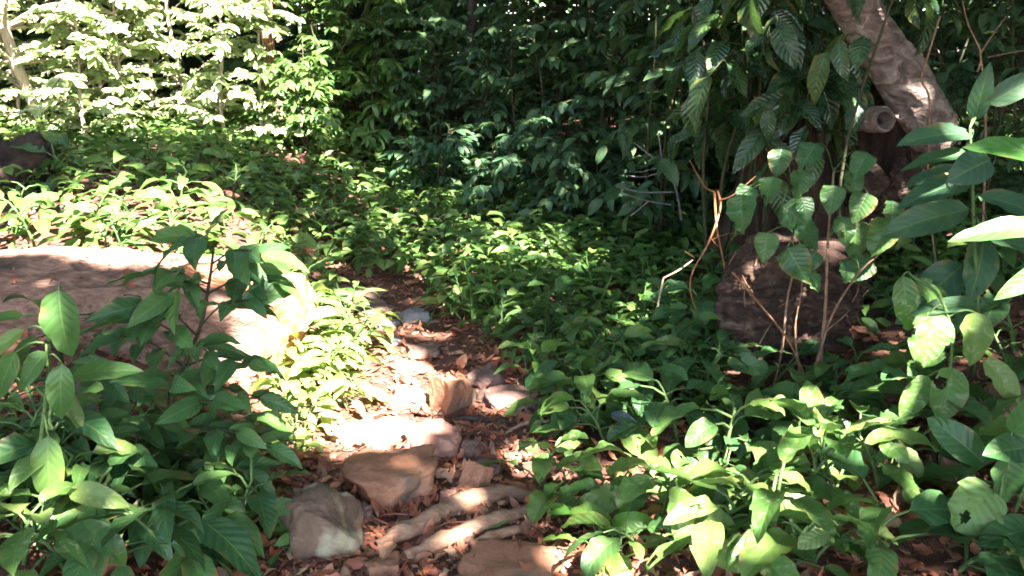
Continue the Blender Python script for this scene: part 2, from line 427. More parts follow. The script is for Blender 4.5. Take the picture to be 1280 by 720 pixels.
rock(512, 462, 50, .04, 'flat brown stone at the far rim of the sunny patch', 'rock_tan', 58, dm=.14, flat=.4)
rock(612, 590, 34, .06, 'small brown stone right of the pink boulder', 'rock_dark', 61, dm=.1, flat=.2)
rock(563, 626, 22, .05, 'small pink stone wedged between the tan and the triangular stones', 'rock_pink', 63, dm=.06, flat=.1)
rock(302, 552, 34, .14, 'pinkish stone half hidden by the sapling, below the log end', 'rock_pink', 66, dm=.12, flat=.1)
rock(691, 484, 40, .05, 'rusty brown flat stone outside the right path edge', 'rock_tan', 68, dm=.16, flat=.4)
rock(590, 565, 24, .06, 'small dark stone beside the dark twig across the path', 'rock_dark', 71, dm=.09, flat=.1)
rock(480, 712, 36, .05, 'small flat brown stone at the lower end of the long root', 'rock_tan', 73, dm=.1, flat=.3)
rock(450, 645, 26, .05, 'dark pebble between the lichen block and the tan stone', 'rock_dark', 77, dm=.08, flat=.2)
rock(1262, 505, 70, .10, 'pinkish grey stone at the right edge of the picture', 'rock_pink', 79, dm=.2, flat=.3, group='stones among the plants')
rock(1196, 592, 36, .08, 'small pink stone in a sun fleck among the holed plants', 'rock_pink', 81, dm=.1, flat=.2, group='stones among the plants')

# ------------------------------------------------------------------ roots, twigs
def poly(pts, n=24):
    """smooth curve through the points"""
    pts = np.array(pts, float); k = len(pts)
    out = []
    for i in np.linspace(0, k - 1, n):
        j = min(int(i), k - 2); f = i - j
        p0 = pts[max(j - 1, 0)]; p1 = pts[j]; p2 = pts[j + 1]; p3 = pts[min(j + 2, k - 1)]
        out.append(.5 * ((2 * p1) + (-p0 + p2) * f + (2 * p0 - 5 * p1 + 4 * p2 - p3) * f * f + (-p0 + 3 * p1 - 3 * p2 + p3) * f ** 3))
    return np.array(out)


def root_obj(pix, r, label, mat='root', lift=.3, name='exposed_root', cat='root', group=None, n=40, jag=.18, seg=12):
    P = [on_ground(x, y) + np.array((0, 0, r * lift)) for x, y in pix]
    P = poly(P, n); rad = r * np.sin(np.linspace(.25, math.pi - .2, n)) ** .6
    for i in range(n): rad[i] *= 1 + jag * noise.noise(Vector((i * .35, r * 50, len(label))))
    mb = MB(); mb.tube(P, rad, seg)
    V = mb.V[0]
    for i in range(len(V)):
        q = Vector(V[i]) * 22
        V[i] += .30 * r * np.array(noise.noise_vector(q * .6)) + .22 * r * np.array(noise.noise_vector(q * 2))
    o = mb.build(name, M[mat], origin=P[0], loc=P[0])
    if mat == 'root': ROCKS.extend((q[0], q[1], r * 1.1) for q in P[::3])
    return tag(o, label, cat, group)


root_obj([(472, 688), (520, 664), (575, 636), (625, 622), (672, 626)], .036, 'long weathered root arching across the path, the upper of the two', group='roots across the path', lift=.42)
root_obj([(506, 702), (550, 682), (605, 660), (652, 646), (680, 640)], .03, 'shorter pale root lying just below the long weathered root', group='roots across the path', lift=.42)
root_obj([(590, 686), (620, 674), (655, 662)], .02, 'stub of root sticking out under the two arching roots', group='roots across the path', lift=.42)
root_obj([(437, 578), (448, 598), (457, 622)], .011, 'short black stick leaning against the left side of the tan stone', mat='twig_dark', name='stick', cat='stick', lift=2.5)
root_obj([(562, 527), (600, 527), (640, 532)], .012, 'dark twig lying across the path behind the pink boulder', mat='twig_dark', name='twig', cat='twig', lift=1)
root_obj([(632, 555), (660, 541), (720, 538), (742, 532)], .007, 'pale thin twig pointing out of the plants onto the path', mat='twig_pale', name='twig', cat='twig', lift=6)
root_obj([(60, 262), (100, 272), (150, 280)], .028, 'dark stick lying in the sunny leaves behind the log', mat='twig_dark', name='stick', cat='stick', lift=1)
root_obj([(30, 285), (80, 276), (130, 282)], .014, 'thin brown twig beside the dark stick behind the log', mat='twig_orange', name='twig', cat='twig', lift=2)
root_obj([(610, 668), (630, 660), (655, 640), (700, 606)], .005, 'thin green fallen stem bending at the right end of the roots', mat='stem_green', name='fallen_shoot', cat='shoot', lift=4)


def branchy(name, label, cat, segs, mat, loc, group=None):
    """dead twigs: a list of (points, r0, r1), all one connected thing"""
    mb = MB()
    for pts, r0, r1 in segs:
        P = poly(pts, max(6, 4 * len(pts))); mb.tube(P, np.linspace(r0, r1, len(P)), 6)
    o = mb.build(name, M[mat], origin=loc, loc=loc)
    return tag(o, label, cat, group)


def px_pts(l): return [at_y(a, b, y) for a, b, y in l]


b0 = on_ground(893, 440)
branchy('dead_branch', 'forked orange brown dead branch standing in front of the dark shrub', 'branch', [
    (px_pts([(940, 440, 3.7), (915, 385, 3.72), (905, 330, 3.74), (896, 285, 3.76), (893, 240, 3.78)]), 0.0024, 0.0054),
    (px_pts([(900, 438, 3.66), (868, 382, 3.7), (864, 345, 3.72), (885, 305, 3.74), (900, 262, 3.77), (897, 238, 3.78)]), 0.0024, 0.0054),
    (px_pts([(893, 240, 3.78), (880, 232, 3.8), (862, 200, 3.85)]), 0.0042, 0.0012),
    (px_pts([(899, 250, 3.78), (915, 245, 3.7), (945, 220, 3.65)]), 0.0036, 0.0018),
    (px_pts([(889, 300, 3.75), (910, 292, 3.72), (932, 293, 3.7)]), 0.0024, 0.0012),
    (px_pts([(868, 322, 3.72), (856, 314, 3.7)]), 0.0024, 0.0012),
    (px_pts([(888, 298, 3.74), (898, 308, 3.76)]), 0.0030, 0.0030),
], 'twig_orange', b0)
b1 = on_ground(820, 440)
branchy('dead_twig', 'bent bleached twig hanging left of the orange branch', 'twig', [
    (px_pts([(818, 402, 3.9), (824, 372, 3.9), (829, 348, 3.92)]), .0035, .005),
    (px_pts([(829, 348, 3.92), (848, 338, 3.95), (866, 325, 4.0)]), .005, .0025)], 'twig_pale', b1)
b2 = on_ground(830, 250)
branchy('dead_twig', 'bundle of bare grey twigs in the dark hollow of the shrubs', 'twig', [
    (px_pts([(838, 216, 5.6), (815, 196, 5.6), (792, 178, 5.6)]), .008, .004),
    (px_pts([(828, 208, 5.6), (826, 188, 5.6), (822, 164, 5.6)]), .006, .003),
    (px_pts([(834, 213, 5.6), (805, 221, 5.5), (782, 219, 5.4)]), .006, .002),
    (px_pts([(820, 210, 5.6), (800, 215, 5.6), (779, 213, 5.5)]), .005, .002),
    (px_pts([(838, 216, 5.6), (846, 240, 5.6), (852, 275, 5.6)]), .007, .009)], 'twig_grey', b2, 'grey twigs under the shrubs')
branchy('dead_twig', 'low bare grey twigs above the bright herbs beside the dark hollow', 'twig', [
    (px_pts([(842, 240, 5.3), (800, 240, 5.2), (770, 232, 5.1)]), .006, .003),
    (px_pts([(838, 256, 5.3), (805, 250, 5.2), (775, 240, 5.1)]), .006, .003),
    (px_pts([(810, 252, 5.2), (796, 264, 5.2), (788, 270, 5.2)]), .004, .002)], 'twig_grey', b2, 'grey twigs under the shrubs')
b3 = on_ground(1245, 330)
branchy('dead_twig', 'forked tan dead twig at the upper right of the picture', 'twig', [
    (px_pts([(1222, 90, 3.6), (1226, 66, 3.6), (1210, 30, 3.6), (1203, 0, 3.6)]), .004, .0018),
    (px_pts([(1226, 66, 3.6), (1240, 45, 3.6), (1258, 20, 3.6)]), .0035, .0015),
    (px_pts([(1228, 300, 3.6), (1232, 180, 3.6), (1230, 110, 3.6), (1225, 66, 3.6)]), .0055, .004),
    (px_pts([(1234, 72, 3.55), (1262, 66, 3.5), (1290, 62, 3.45)]), .003, .0015)], 'root', b3)

# ------------------------------------------------------------------ wood: log, stump, rotten trunk
def lump(name, mat, fn, nu=90, nv=70, parent=None, loc=(0, 0, 0)):
    """closed-ended sheet: fn(u, v) -> xyz, v runs round"""
    us = np.linspace(0, 1, nu + 1); vs = np.linspace(0, 1, nv + 1)
    V = np.array([fn(u, v) for u in us for v in vs])
    ii, jj = np.meshgrid(np.arange(nu), np.arange(nv), indexing='ij')
    b = (ii * (nv + 1) + jj).ravel()
    mb = MB(); mb.add(V, np.stack([b, b + nv + 1, b + nv + 2, b + 1], 1), np.stack([np.repeat(us, nv + 1), np.tile(vs, nu + 1)], 1), np.ones(len(V)) * .5)
    return mb.build(name, M[mat], parent, loc=loc)


# the fallen log on the left
LA = np.array((-4.6, 4.25, .24)); LB = np.array((-1.03, 3.84, .17))
ld = LB - LA; ll = np.linalg.norm(ld); lx = ld / ll; ly = np.cross((0, 0, 1), lx); ly /= np.linalg.norm(ly); lz = np.cross(lx, ly)
log = thing('fallen_log', 'thick weathered fallen log with a pinkish bare top and a pale broken end', 'log', LB * [1, 1, 0] + [0, 0, .02])


def log_fn(u, v):
    a = v * 2 * math.pi; c, s = math.cos(a), math.sin(a)
    e = .62
    y = .36 * math.copysign(abs(c) ** e, c); z = .30 * math.copysign(abs(s) ** e, s)
    t = u * ll
    k = 1 + .16 * noise.noise(Vector((t * 1.4, y * 4, z * 4))) + .10 * noise.noise(Vector((t * 2.5, y * 12, z * 12))) + .06 * noise.noise(Vector((t * 5, y * 26, z * 26))) + .03 * noise.noise(Vector((t * 14, y * 40, z * 40)))
    k *= 1 - .12 * float(sstep(.93, 1.0, u))
    return LA + lx * (t + (0.09 * noise.noise(Vector((y * 6, z * 6, 2))) if u > .999 else 0)) + ly * y * k + lz * z * k - np.array(log.location)


lump('bark', 'log', log_fn, 150, 64, log)


def log_end_fn(u, v):
    a = v * 2 * math.pi; c, s = math.cos(a), math.sin(a); e = .62
    p = log_fn(1, v) + np.array(log.location)
    ctr = LA + lx * ll
    q = ctr + (p - ctr) * (1 - u)
    b = .05 * math.sin(min(1, u * 1.4) * 1.57) + .02 * noise.noise(Vector(q) * 9) * min(1, u * 4) + .012 * noise.noise(Vector(q) * 25) * min(1, u * 4)
    return q + lx * (b + .002) - np.array(log.location)


lump('broken_end', 'log_end', log_end_fn, 22, 64, log)
chip = MB()
cp = at_y(322, 352, 3.78)
o = link('bare_wood', rock_mesh('bare_wood', M['log_bare'], .42, .5, .10, 91, flat=.4, rough=.08), log)
pb = LB + lx * -.22 + np.array((0, 0, .275)); o.location = [float(x) for x in pb - np.array(log.location)]
o.rotation_euler = (R(-10), R(10), R(-8)); tag(o, 'orange bare wood where the bark has come off near the broken end')

# fibrous stump on the right
sp_ = on_ground(992, 455) + np.array((0, .16, 0))
stump = thing('tree_stump', 'squat dark brown fibrous stump behind the hanging vine stems', 'stump', sp_)
sw = 152 * m_per_px(sp_)


def stump_fn(u, v):
    a = v * 2 * math.pi
    d = Vector((math.cos(a), math.sin(a), 0))
    hgt_ = .52
    prof = np.interp(u, [0, .06, .2, .45, .7, .86, .94, 1.0], [.78, .90, 1.0, 1.05, 1.0, .84, .56, .02])
    z = np.interp(u, [0, .2, .45, .7, .86, .94, 1.0], [-.06, .10, .27, .42, .52, .545, .53]) * hgt_ / .545
    q = Vector((d.x * 1.3, d.y * 1.3, z * 3))
    k = 1 + .20 * noise.noise(q) + .16 * noise.noise(q * 2.7) + .11 * noise.noise(q * 6) + .07 * noise.noise(q * 13) + .03 * noise.noise(q * 30)
    lobe = 1 + .10 * math.cos(3 * a + 1)
    r = sw / 2 * prof * k * lobe
    return np.array((d.x * r * 1.05, d.y * r * .85, z + .05 * noise.noise(q * 2) * u))


lump('trunk_base', 'stump', stump_fn, 110, 200, stump)
fib = MB()
for i in range(30):
    a = rng.random() * 6.28; u0 = .15 + .65 * rng.random()
    p0 = stump_fn(u0, a / 6.28) * np.array((1.01, 1.01, 1)); p1 = stump_fn(min(.95, u0 + .05 + .15 * rng.random()), a / 6.28 + rng.normal() * .03) * np.array((1.05, 1.05, 1))
    fib.tube([p0, (p0 + p1) / 2 * np.array((1.02, 1.02, 1)), p1], [.004, .003, .001], 4)
fib.build('rootlet_fringe', M['root'], stump)
ROCKS.append((sp_[0], sp_[1], sw * .5))

# big rotten tree stub with a black hollow, behind on the right
tp = at_y(1040, 240, 5.0); tp[2] = hgt(tp[0], tp[1])
rot = thing('rotten_tree_stub', 'large red brown rotten tree base with a black hollow in its right side', 'dead tree', tp)


def hollow_dir(a, z):   # 0..1 : inside the hollow opening
    c = math.atan2(-1, .10)
    da = (a - c + math.pi) % (2 * math.pi) - math.pi
    return max(0.0, 1 - ((da / .62) ** 2 + ((z - .76) / .40) ** 2))


def rot_fn(u, v):
    a = v * 2 * math.pi - math.pi
    z = -.1 + min(1, u * 1.12) * (1.20 + .12 * math.sin(a * 3) + .12 * noise.noise(Vector((math.cos(a) * 4, math.sin(a) * 4, 1))))
    shr = 1 - float(sstep(.893, 1.0, u))
    q = Vector((math.cos(a) * 1.5, math.sin(a) * 1.5, z * .8))
    butt = 1 + .5 * math.exp(-max(0, z) * 2.2) * (0.5 + .5 * math.cos(4 * a + .8))
    r = (.46 - .07 * z) * butt * (.02 + .98 * shr) * (1 + .13 * noise.noise(q) + .09 * noise.noise(q * 3) + .05 * noise.noise(Vector((math.cos(a) * 14, math.sin(a) * 14, z * 1.5))))
    h_ = hollow_dir(a, z)
    r *= 1 - .88 * float(sstep(0.0, .30, h_))
    return np.array((math.cos(a) * r, math.sin(a) * r * .9, z - .25 * (1 - shr)))


lump('trunk', 'rot_red', rot_fn, 90, 150, rot)
# rim of rotten bark lumps round the hollow, and the broken tube
for i, (px_, py_, y_, s_) in enumerate([(1085, 232, 4.45, .2), (1128, 222, 4.45, .18), (1150, 190, 4.5, .18)]):
    c_ = at_y(px_, py_, y_)
    o = link('bark_lump', rock_mesh('bark_lump', M['stump'], s_, s_ * .8, s_ * 1.2, 120 + i, rough=.2, flat=0), rot)
    o.location = [float(x) for x in c_ - tp]
ring = MB()
c0 = at_y(1106, 150, 4.14); ax = nrm(np.array((.18, -1.0, .05)))
rx_ = nrm(np.cross(ax, (0, 0, 1))); rz_ = np.cross(rx_, ax)
prof_ = [(-.25, .060), (-.08, .062), (-.01, .060), (.008, .052), (0, .040), (-.05, .034), (-.16, .028)]


def ring_fn(u, v):
    x = u * 6; j = min(5, int(x)); f = x - j
    dd, rr = [prof_[j][q] * (1 - f) + prof_[j + 1][q] * f for q in (0, 1)]
    a = v * 6.2832; p = c0 + ax * dd + (rx_ * math.cos(a) + rz_ * math.sin(a)) * rr
    return p + .008 * np.array(noise.noise_vector(Vector(p) * 22)) - tp


ro = lump('hollow_knot', 'bark_flaky', ring_fn, 36, 48, rot); tag(ro, 'pale broken knot, hollow like a ring')
kn = link('knot', rock_mesh('knot', M['bark_flaky'], .055, .1, .055, 140, rough=.3, flat=0), rot)
kn.location = [float(x) for x in at_y(1086, 150, 4.2) - tp]

# pale leaning log with flaking bark
pa = at_y(1160, 150, 4.34); pm = at_y(1100, 55, 4.30); pz = at_y(1030, -60, 4.25)
pl = thing('leaning_log', 'pale flaky barked log leaning over the black hollow', 'log', (pa[0], pa[1], hgt(pa[0], pa[1])))
axis = poly([pa + np.array((.05, .05, -.08)), pa, pm, pz, pz + (pz - pm) * .6], 60)
axt = nrm(np.gradient(axis, axis=0))


def pl_fn(u, v):
    i = u * 59; j = min(int(i), 58); f = i - j
    c = axis[j] * (1 - f) + axis[j + 1] * f; t = axt[j]
    sx = np.cross(t, (0, 1, 0)); sx /= np.linalg.norm(sx); sy = np.cross(t, sx)
    a = v * 6.2832
    r = .118 * (1 - .15 * u) * (1 if u > .06 else .35 + u / .06 * .65)
    q = Vector(c) * 2.5 + Vector((math.cos(a), math.sin(a), 0)) * .6
    k = 1 + .16 * noise.noise(q * 1.5) + .10 * noise.noise(q * 4) + .10 * noise.noise(q * 11) + .05 * noise.noise(q * 25)
    return c + (sx * math.cos(a) + sy * math.sin(a)) * r * k - np.array(pl.location)


lump('trunk', 'bark_flaky', pl_fn, 90, 60, pl)
chips = MB()
for i in range(40):
    u0 = rng.random(); v0 = rng.random(); p = pl_fn(u0, v0)
    out = nrm(p - (axis[int(u0 * 59)] - np.array(pl.location)))
    chips.leaves([p], [axt[int(u0 * 59)] * rng.choice([-1, 1]) + .4 * rng.normal(size=3)], [out + .1 * rng.normal(size=3)], .05 + .04 * rng.random(), .03, droop=-.3, fold=0, nu=3, nv=2, a=.3, b=.3)
chips.build('bark_flakes', M['bark_flaky'], pl)  # loose bark flakes standing off the log

# dark earthy stump at the left edge
ds = on_ground(22, 246)
dw = 110 * m_per_px(ds)
o = link('dark_stump', rock_mesh('dark_stump', M['moss'], dw * 1.0, .7, .58, 151, rough=.3, flat=.0, sharp=.9, box=.9, facets=5), loc=(ds[0] - dw * .45, ds[1] + .25, ds[2] + .02))
tag(o, 'black brown rotten stump cut by the left edge of the picture', 'stump')

# ------------------------------------------------------------------ plants
def frame_from(az, el):
    return np.array((math.cos(az) * math.cos(el), math.sin(az) * math.cos(el), math.sin(el)))


def herb_parts(seed, h=.16, nl=8, L=.12, ratio=.42, up=.5, droop=.9, a=.62, b=1.0, nu=6, nv=4, spread=1.0, lean=0.1, wave=.05, petiole=.5, lvr=(0, 1), tear=0):
    """low plant: short stem, petioles and arching leaves; returns (stem MB, leaf MB), base at the origin"""
    rg = np.random.default_rng(seed)
    st, lf = MB(), MB()
    la = rg.random() * 6.28
    top = np.array((math.cos(la) * lean, math.sin(la) * lean, h))
    P = poly([np.array((0, 0, -.03)), top * [.4, .4, .5], top], 8)
    st.tube(P, np.linspace(.006, .0035, 8) * (L / .12) ** .6, 5)
    O, D, N, LL = [], [], [], []
    az = rg.random() * 6.28
    for i in range(nl):
        f = (i + .5) / nl
        az += 2.4 + rg.normal() * .35
        base = P[min(7, int((.35 + .65 * f) * 7.5))]
        el = up * (.35 + .9 * f) + rg.normal() * .18
        d = frame_from(az, el)
        pe = L * petiole * (1.15 - .5 * f) * (0.7 + .6 * rg.random()) * spread
        q = base + d * pe
        mid = base + d * pe * .5 + np.array((0, 0, .012))
        st.tube([base, mid, q], [.0028 * L / .12, .0024 * L / .12, .002 * L / .12], 4)
        O.append(q); D.append(frame_from(az + rg.normal() * .15, el - .35)); N.append(np.array((0, 0, 1)) + rg.normal(size=3) * .28 - d * .2)
        LL.append(L * (.65 + .6 * rg.random()) * (1.05 - .25 * f))
    LL = np.array(LL)
    lf.leaves(O, D, N, LL, LL * ratio * (.85 + .3 * rg.random(nl)), droop=droop * (.5 + rg.random(nl)), fold=.12 + .35 * rg.random(nl), nu=nu, nv=nv, a=a, b=b,
              lv=lvr[0] + (lvr[1] - lvr[0]) * rg.random(nl), wave=wave, rg=rg, tear=tear)
    return st, lf


def herb(px, py, label, seed, mat='herb', name='herb', cat='plant', group=None, loc=None, rot=0, **k):
    p = on_ground(px, py) if loc is None else loc
    t = thing(name, label, cat, p, group)
    st, lf = herb_parts(seed, **k)
    st.build('stem', M['stem_green'], t); lf.build('foliage', M[mat], t)
    t.rotation_euler = (0, 0, rot)
    return t


def shrub(name, label, cat, base, h, spread, mat, seed, ns=3, nb=9, nl=9, L=.13, ratio=.42, droop=.8, lean=.35, low=.15, stem_mat='stem', group=None,
          rad=.009, nu=4, nv=2, flat=.3, hang=0.0, bel=(-.1, .6), face=None, az0=None, azs=3.15, cross=None):
    """woody plant: stems, side branches, leaves alternating along the branches"""
    rg = np.random.default_rng(seed)
    base = np.array(base, float)
    t = thing(name, label, cat, base, group)
    st, lf = MB(), MB()
    O, D, N, LL = [], [], [], []
    for s in range(ns):
        az = (az0 if az0 is not None else 0) + rg.uniform(-azs, azs)
        ln = lean * (.3 + rg.random()) * h if ns > 1 else lean * h
        hh = h * (.75 + .35 * rg.random()) if ns > 1 else h
        top = np.array((math.cos(az) * ln, math.sin(az) * ln, hh))
        P = poly([np.array((0, 0, -.05)), top * [.25, .25, .4] + rg.normal(size=3) * .04 * h, top * [.7, .7, .78] + rg.normal(size=3) * .03 * h, top], 14)
        st.tube(P, np.linspace(rad, rad * .35, 14), 6)
        for b in range(nb):
            f = low + (1 - low) * (b + rg.random()) / nb
            p0 = P[min(13, int(f * 13))]
            ba = rg.uniform(-azs, azs) + (az0 if az0 is not None else 0); be = rg.uniform(*bel)
            bl = spread * (.45 + .7 * rg.random()) * (1.1 - .55 * f)
            d = frame_from(ba, be)
            Q = poly([p0, p0 + d * bl * .5 + np.array((0, 0, .02)), p0 + d * bl + np.array((0, 0, -.12 * bl - hang * bl))], 8)
            st.tube(Q, np.linspace(rad * .4, rad * .15, 8), 4)
            for i in range(nl):
                g = .2 + .8 * (i + .5) / nl
                x = g * 7; j = min(6, int(x)); q = Q[j] + (Q[j + 1] - Q[j]) * (x - j)
                tang = nrm(Q[j + 1] - Q[j])
                sd = nrm(np.cross(tang, (0, 0, 1)) + 1e-6) * (1 if i % 2 else -1)
                last = i == nl - 1
                dd = tang if last else tang * (.55 + .3 * rg.random()) + sd * (.8 + .3 * rg.random())
                dd = nrm(dd + rg.normal(size=3) * .18 + np.array((0, 0, -.15 - hang)))
                nn = np.array((0, 0, 1.0)) + rg.normal(size=3) * flat
                if face is not None: nn = nn * .5 + np.array(face) * .9
                O.append(q); D.append(dd); N.append(nn); LL.append(L * (.6 + .6 * rg.random()))
    k = len(O); LL = np.array(LL)
    lf.leaves(O, D, N, LL, LL * ratio * (.85 + .3 * rg.random(k)), droop=droop * (.4 + rg.random(k)), fold=.1 + .3 * rg.random(k), nu=nu, nv=nv, rg=rg)
    st.build('stem', M[stem_mat], t); lf.build('foliage', M[mat], t)
    return t


def special_leaf(parent, O, D, N, L, W, mat, label=None, name='leaf', **k):
    mb = MB(); mb.leaves([O], [D], [N], L, W, nu=k.pop('nu', 20), nv=k.pop('nv', 16), **k)
    o = mb.build(name, M[mat], parent, origin=np.array(parent.location))
    if label: tag(o, label)
    return o


exec(compile('''
pass
''', 'x', 'exec')) if False else None

# PLANTS_BEGIN
def free(x, y, m=.0):
    if path_l(y) - m < x < path_r(y) + m: return False
    if any((x - a) ** 2 + (y - b) ** 2 < (r * .9) ** 2 for a, b, r in ROCKS): return False
    d = np.array((x, y)) - LA[:2]; s_ = d @ lx[:2]; q_ = abs(d @ np.array((-lx[1], lx[0])))
    if s_ < ll + .02 and q_ < .36: return False
    return True



# --- background shrubs in shade (px, ground y metres)
def gx(px, y): return (px - 640) / FPX * (y * math.cos(PITCH) + (CAMZ - .3) * math.sin(PITCH))
def gp(px, y):
    x = gx(px, y); return np.array((x, y, hgt(x, y)))


BG = 'shrubs in the shade behind the path'
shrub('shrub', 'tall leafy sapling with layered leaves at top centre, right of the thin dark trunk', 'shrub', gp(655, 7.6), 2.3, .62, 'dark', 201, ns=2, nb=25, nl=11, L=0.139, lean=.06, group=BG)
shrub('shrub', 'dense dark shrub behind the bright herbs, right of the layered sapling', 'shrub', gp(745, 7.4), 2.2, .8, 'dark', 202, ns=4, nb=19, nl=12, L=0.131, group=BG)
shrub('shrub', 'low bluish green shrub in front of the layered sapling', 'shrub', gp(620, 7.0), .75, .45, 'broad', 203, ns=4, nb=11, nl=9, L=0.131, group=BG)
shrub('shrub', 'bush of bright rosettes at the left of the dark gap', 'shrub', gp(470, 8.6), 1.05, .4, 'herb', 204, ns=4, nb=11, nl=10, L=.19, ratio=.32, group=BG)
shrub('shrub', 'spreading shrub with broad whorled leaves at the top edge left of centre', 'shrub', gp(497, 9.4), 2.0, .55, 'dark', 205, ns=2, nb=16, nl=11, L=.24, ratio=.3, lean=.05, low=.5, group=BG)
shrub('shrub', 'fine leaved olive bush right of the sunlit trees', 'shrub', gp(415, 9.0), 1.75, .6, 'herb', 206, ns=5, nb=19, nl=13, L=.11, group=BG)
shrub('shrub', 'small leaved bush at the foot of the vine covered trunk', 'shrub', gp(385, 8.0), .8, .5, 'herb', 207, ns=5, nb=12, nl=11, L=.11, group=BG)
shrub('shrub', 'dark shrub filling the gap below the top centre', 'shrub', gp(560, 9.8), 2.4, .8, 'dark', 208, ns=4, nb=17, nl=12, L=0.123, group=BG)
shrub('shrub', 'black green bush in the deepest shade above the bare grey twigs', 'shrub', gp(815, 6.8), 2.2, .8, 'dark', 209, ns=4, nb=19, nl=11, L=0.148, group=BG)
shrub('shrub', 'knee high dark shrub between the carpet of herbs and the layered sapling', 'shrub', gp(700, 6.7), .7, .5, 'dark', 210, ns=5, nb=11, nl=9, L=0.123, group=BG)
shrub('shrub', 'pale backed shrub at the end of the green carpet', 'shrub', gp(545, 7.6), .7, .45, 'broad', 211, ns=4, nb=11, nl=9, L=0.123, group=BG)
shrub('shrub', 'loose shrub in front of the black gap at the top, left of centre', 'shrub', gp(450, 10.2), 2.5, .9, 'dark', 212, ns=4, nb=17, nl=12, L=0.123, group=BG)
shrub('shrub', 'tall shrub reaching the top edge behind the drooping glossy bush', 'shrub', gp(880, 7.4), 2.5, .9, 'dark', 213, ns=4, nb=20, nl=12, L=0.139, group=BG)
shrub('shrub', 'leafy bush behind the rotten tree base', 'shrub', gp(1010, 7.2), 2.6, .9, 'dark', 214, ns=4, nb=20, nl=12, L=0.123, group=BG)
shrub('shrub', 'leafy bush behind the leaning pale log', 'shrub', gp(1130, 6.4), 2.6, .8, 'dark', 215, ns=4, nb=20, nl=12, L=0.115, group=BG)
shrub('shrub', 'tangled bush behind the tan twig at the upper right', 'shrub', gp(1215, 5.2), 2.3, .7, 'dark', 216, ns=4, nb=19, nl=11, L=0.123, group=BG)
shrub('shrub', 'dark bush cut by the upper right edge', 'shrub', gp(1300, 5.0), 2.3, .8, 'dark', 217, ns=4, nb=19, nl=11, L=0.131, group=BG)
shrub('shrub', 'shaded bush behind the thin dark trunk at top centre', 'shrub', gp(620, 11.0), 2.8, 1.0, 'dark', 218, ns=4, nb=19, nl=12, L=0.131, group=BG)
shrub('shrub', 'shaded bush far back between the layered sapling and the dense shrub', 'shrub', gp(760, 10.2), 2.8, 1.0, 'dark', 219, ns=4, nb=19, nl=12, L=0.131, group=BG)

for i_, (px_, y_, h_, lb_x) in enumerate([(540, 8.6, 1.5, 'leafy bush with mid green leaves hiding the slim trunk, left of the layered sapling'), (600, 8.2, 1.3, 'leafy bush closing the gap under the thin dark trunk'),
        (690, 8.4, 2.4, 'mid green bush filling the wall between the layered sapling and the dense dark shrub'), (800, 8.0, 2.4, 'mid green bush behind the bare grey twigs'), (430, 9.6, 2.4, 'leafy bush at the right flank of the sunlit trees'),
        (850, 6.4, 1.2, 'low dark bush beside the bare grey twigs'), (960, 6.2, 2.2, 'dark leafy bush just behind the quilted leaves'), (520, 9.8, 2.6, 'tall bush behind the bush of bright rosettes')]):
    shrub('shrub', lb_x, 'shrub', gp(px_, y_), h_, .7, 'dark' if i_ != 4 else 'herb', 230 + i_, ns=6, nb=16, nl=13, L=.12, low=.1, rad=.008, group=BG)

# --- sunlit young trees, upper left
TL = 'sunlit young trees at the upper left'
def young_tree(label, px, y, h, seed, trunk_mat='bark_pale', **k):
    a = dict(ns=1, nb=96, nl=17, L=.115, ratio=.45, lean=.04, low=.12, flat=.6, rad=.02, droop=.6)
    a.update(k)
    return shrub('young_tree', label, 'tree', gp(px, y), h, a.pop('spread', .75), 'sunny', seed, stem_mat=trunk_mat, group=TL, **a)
young_tree('pale trunked young tree with sunlit leaves nearest the left edge', 72, 8.2, 3.0, 301, rad=.055)
young_tree('sunlit leafy tree filling the upper left between the two dark gaps', 250, 8.8, 3.0, 302, spread=.85, nb=120)
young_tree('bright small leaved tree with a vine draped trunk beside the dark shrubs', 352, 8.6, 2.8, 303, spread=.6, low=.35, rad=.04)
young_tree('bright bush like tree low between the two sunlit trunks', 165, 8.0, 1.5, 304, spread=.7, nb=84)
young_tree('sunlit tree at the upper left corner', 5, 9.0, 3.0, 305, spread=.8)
young_tree('sunlit low tree in front of the tallest sunlit tree', 290, 7.9, 1.25, 306, spread=.55, nb=46)
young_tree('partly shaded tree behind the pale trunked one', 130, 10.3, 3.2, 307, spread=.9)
young_tree('sunlit leafy bush between the pale trunk and the tallest sunlit tree', 115, 7.6, 1.1, 308, spread=.55, nb=46)
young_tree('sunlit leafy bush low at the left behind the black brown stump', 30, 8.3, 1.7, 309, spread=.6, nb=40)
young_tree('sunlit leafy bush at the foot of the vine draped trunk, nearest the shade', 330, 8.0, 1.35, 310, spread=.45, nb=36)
young_tree('sunlit slender sapling left of the first dark gap', 195, 9.4, 3.0, 311, spread=.7, nb=84)
# vine on the trunk
v0 = gp(352, 8.55)
branchy('hanging_vine', 'dry brown vine strands hanging down the thin trunk at the edge of the sunlit trees', 'vine', [
    ([v0 + np.array((-.02 + .05 * k, -.1, 1.75)), v0 + np.array((.03 * k - .05, -.14, 1.1)), v0 + np.array((.02 * k, -.08, .0))], .016, .012) for k in range(4)], 'root', v0)

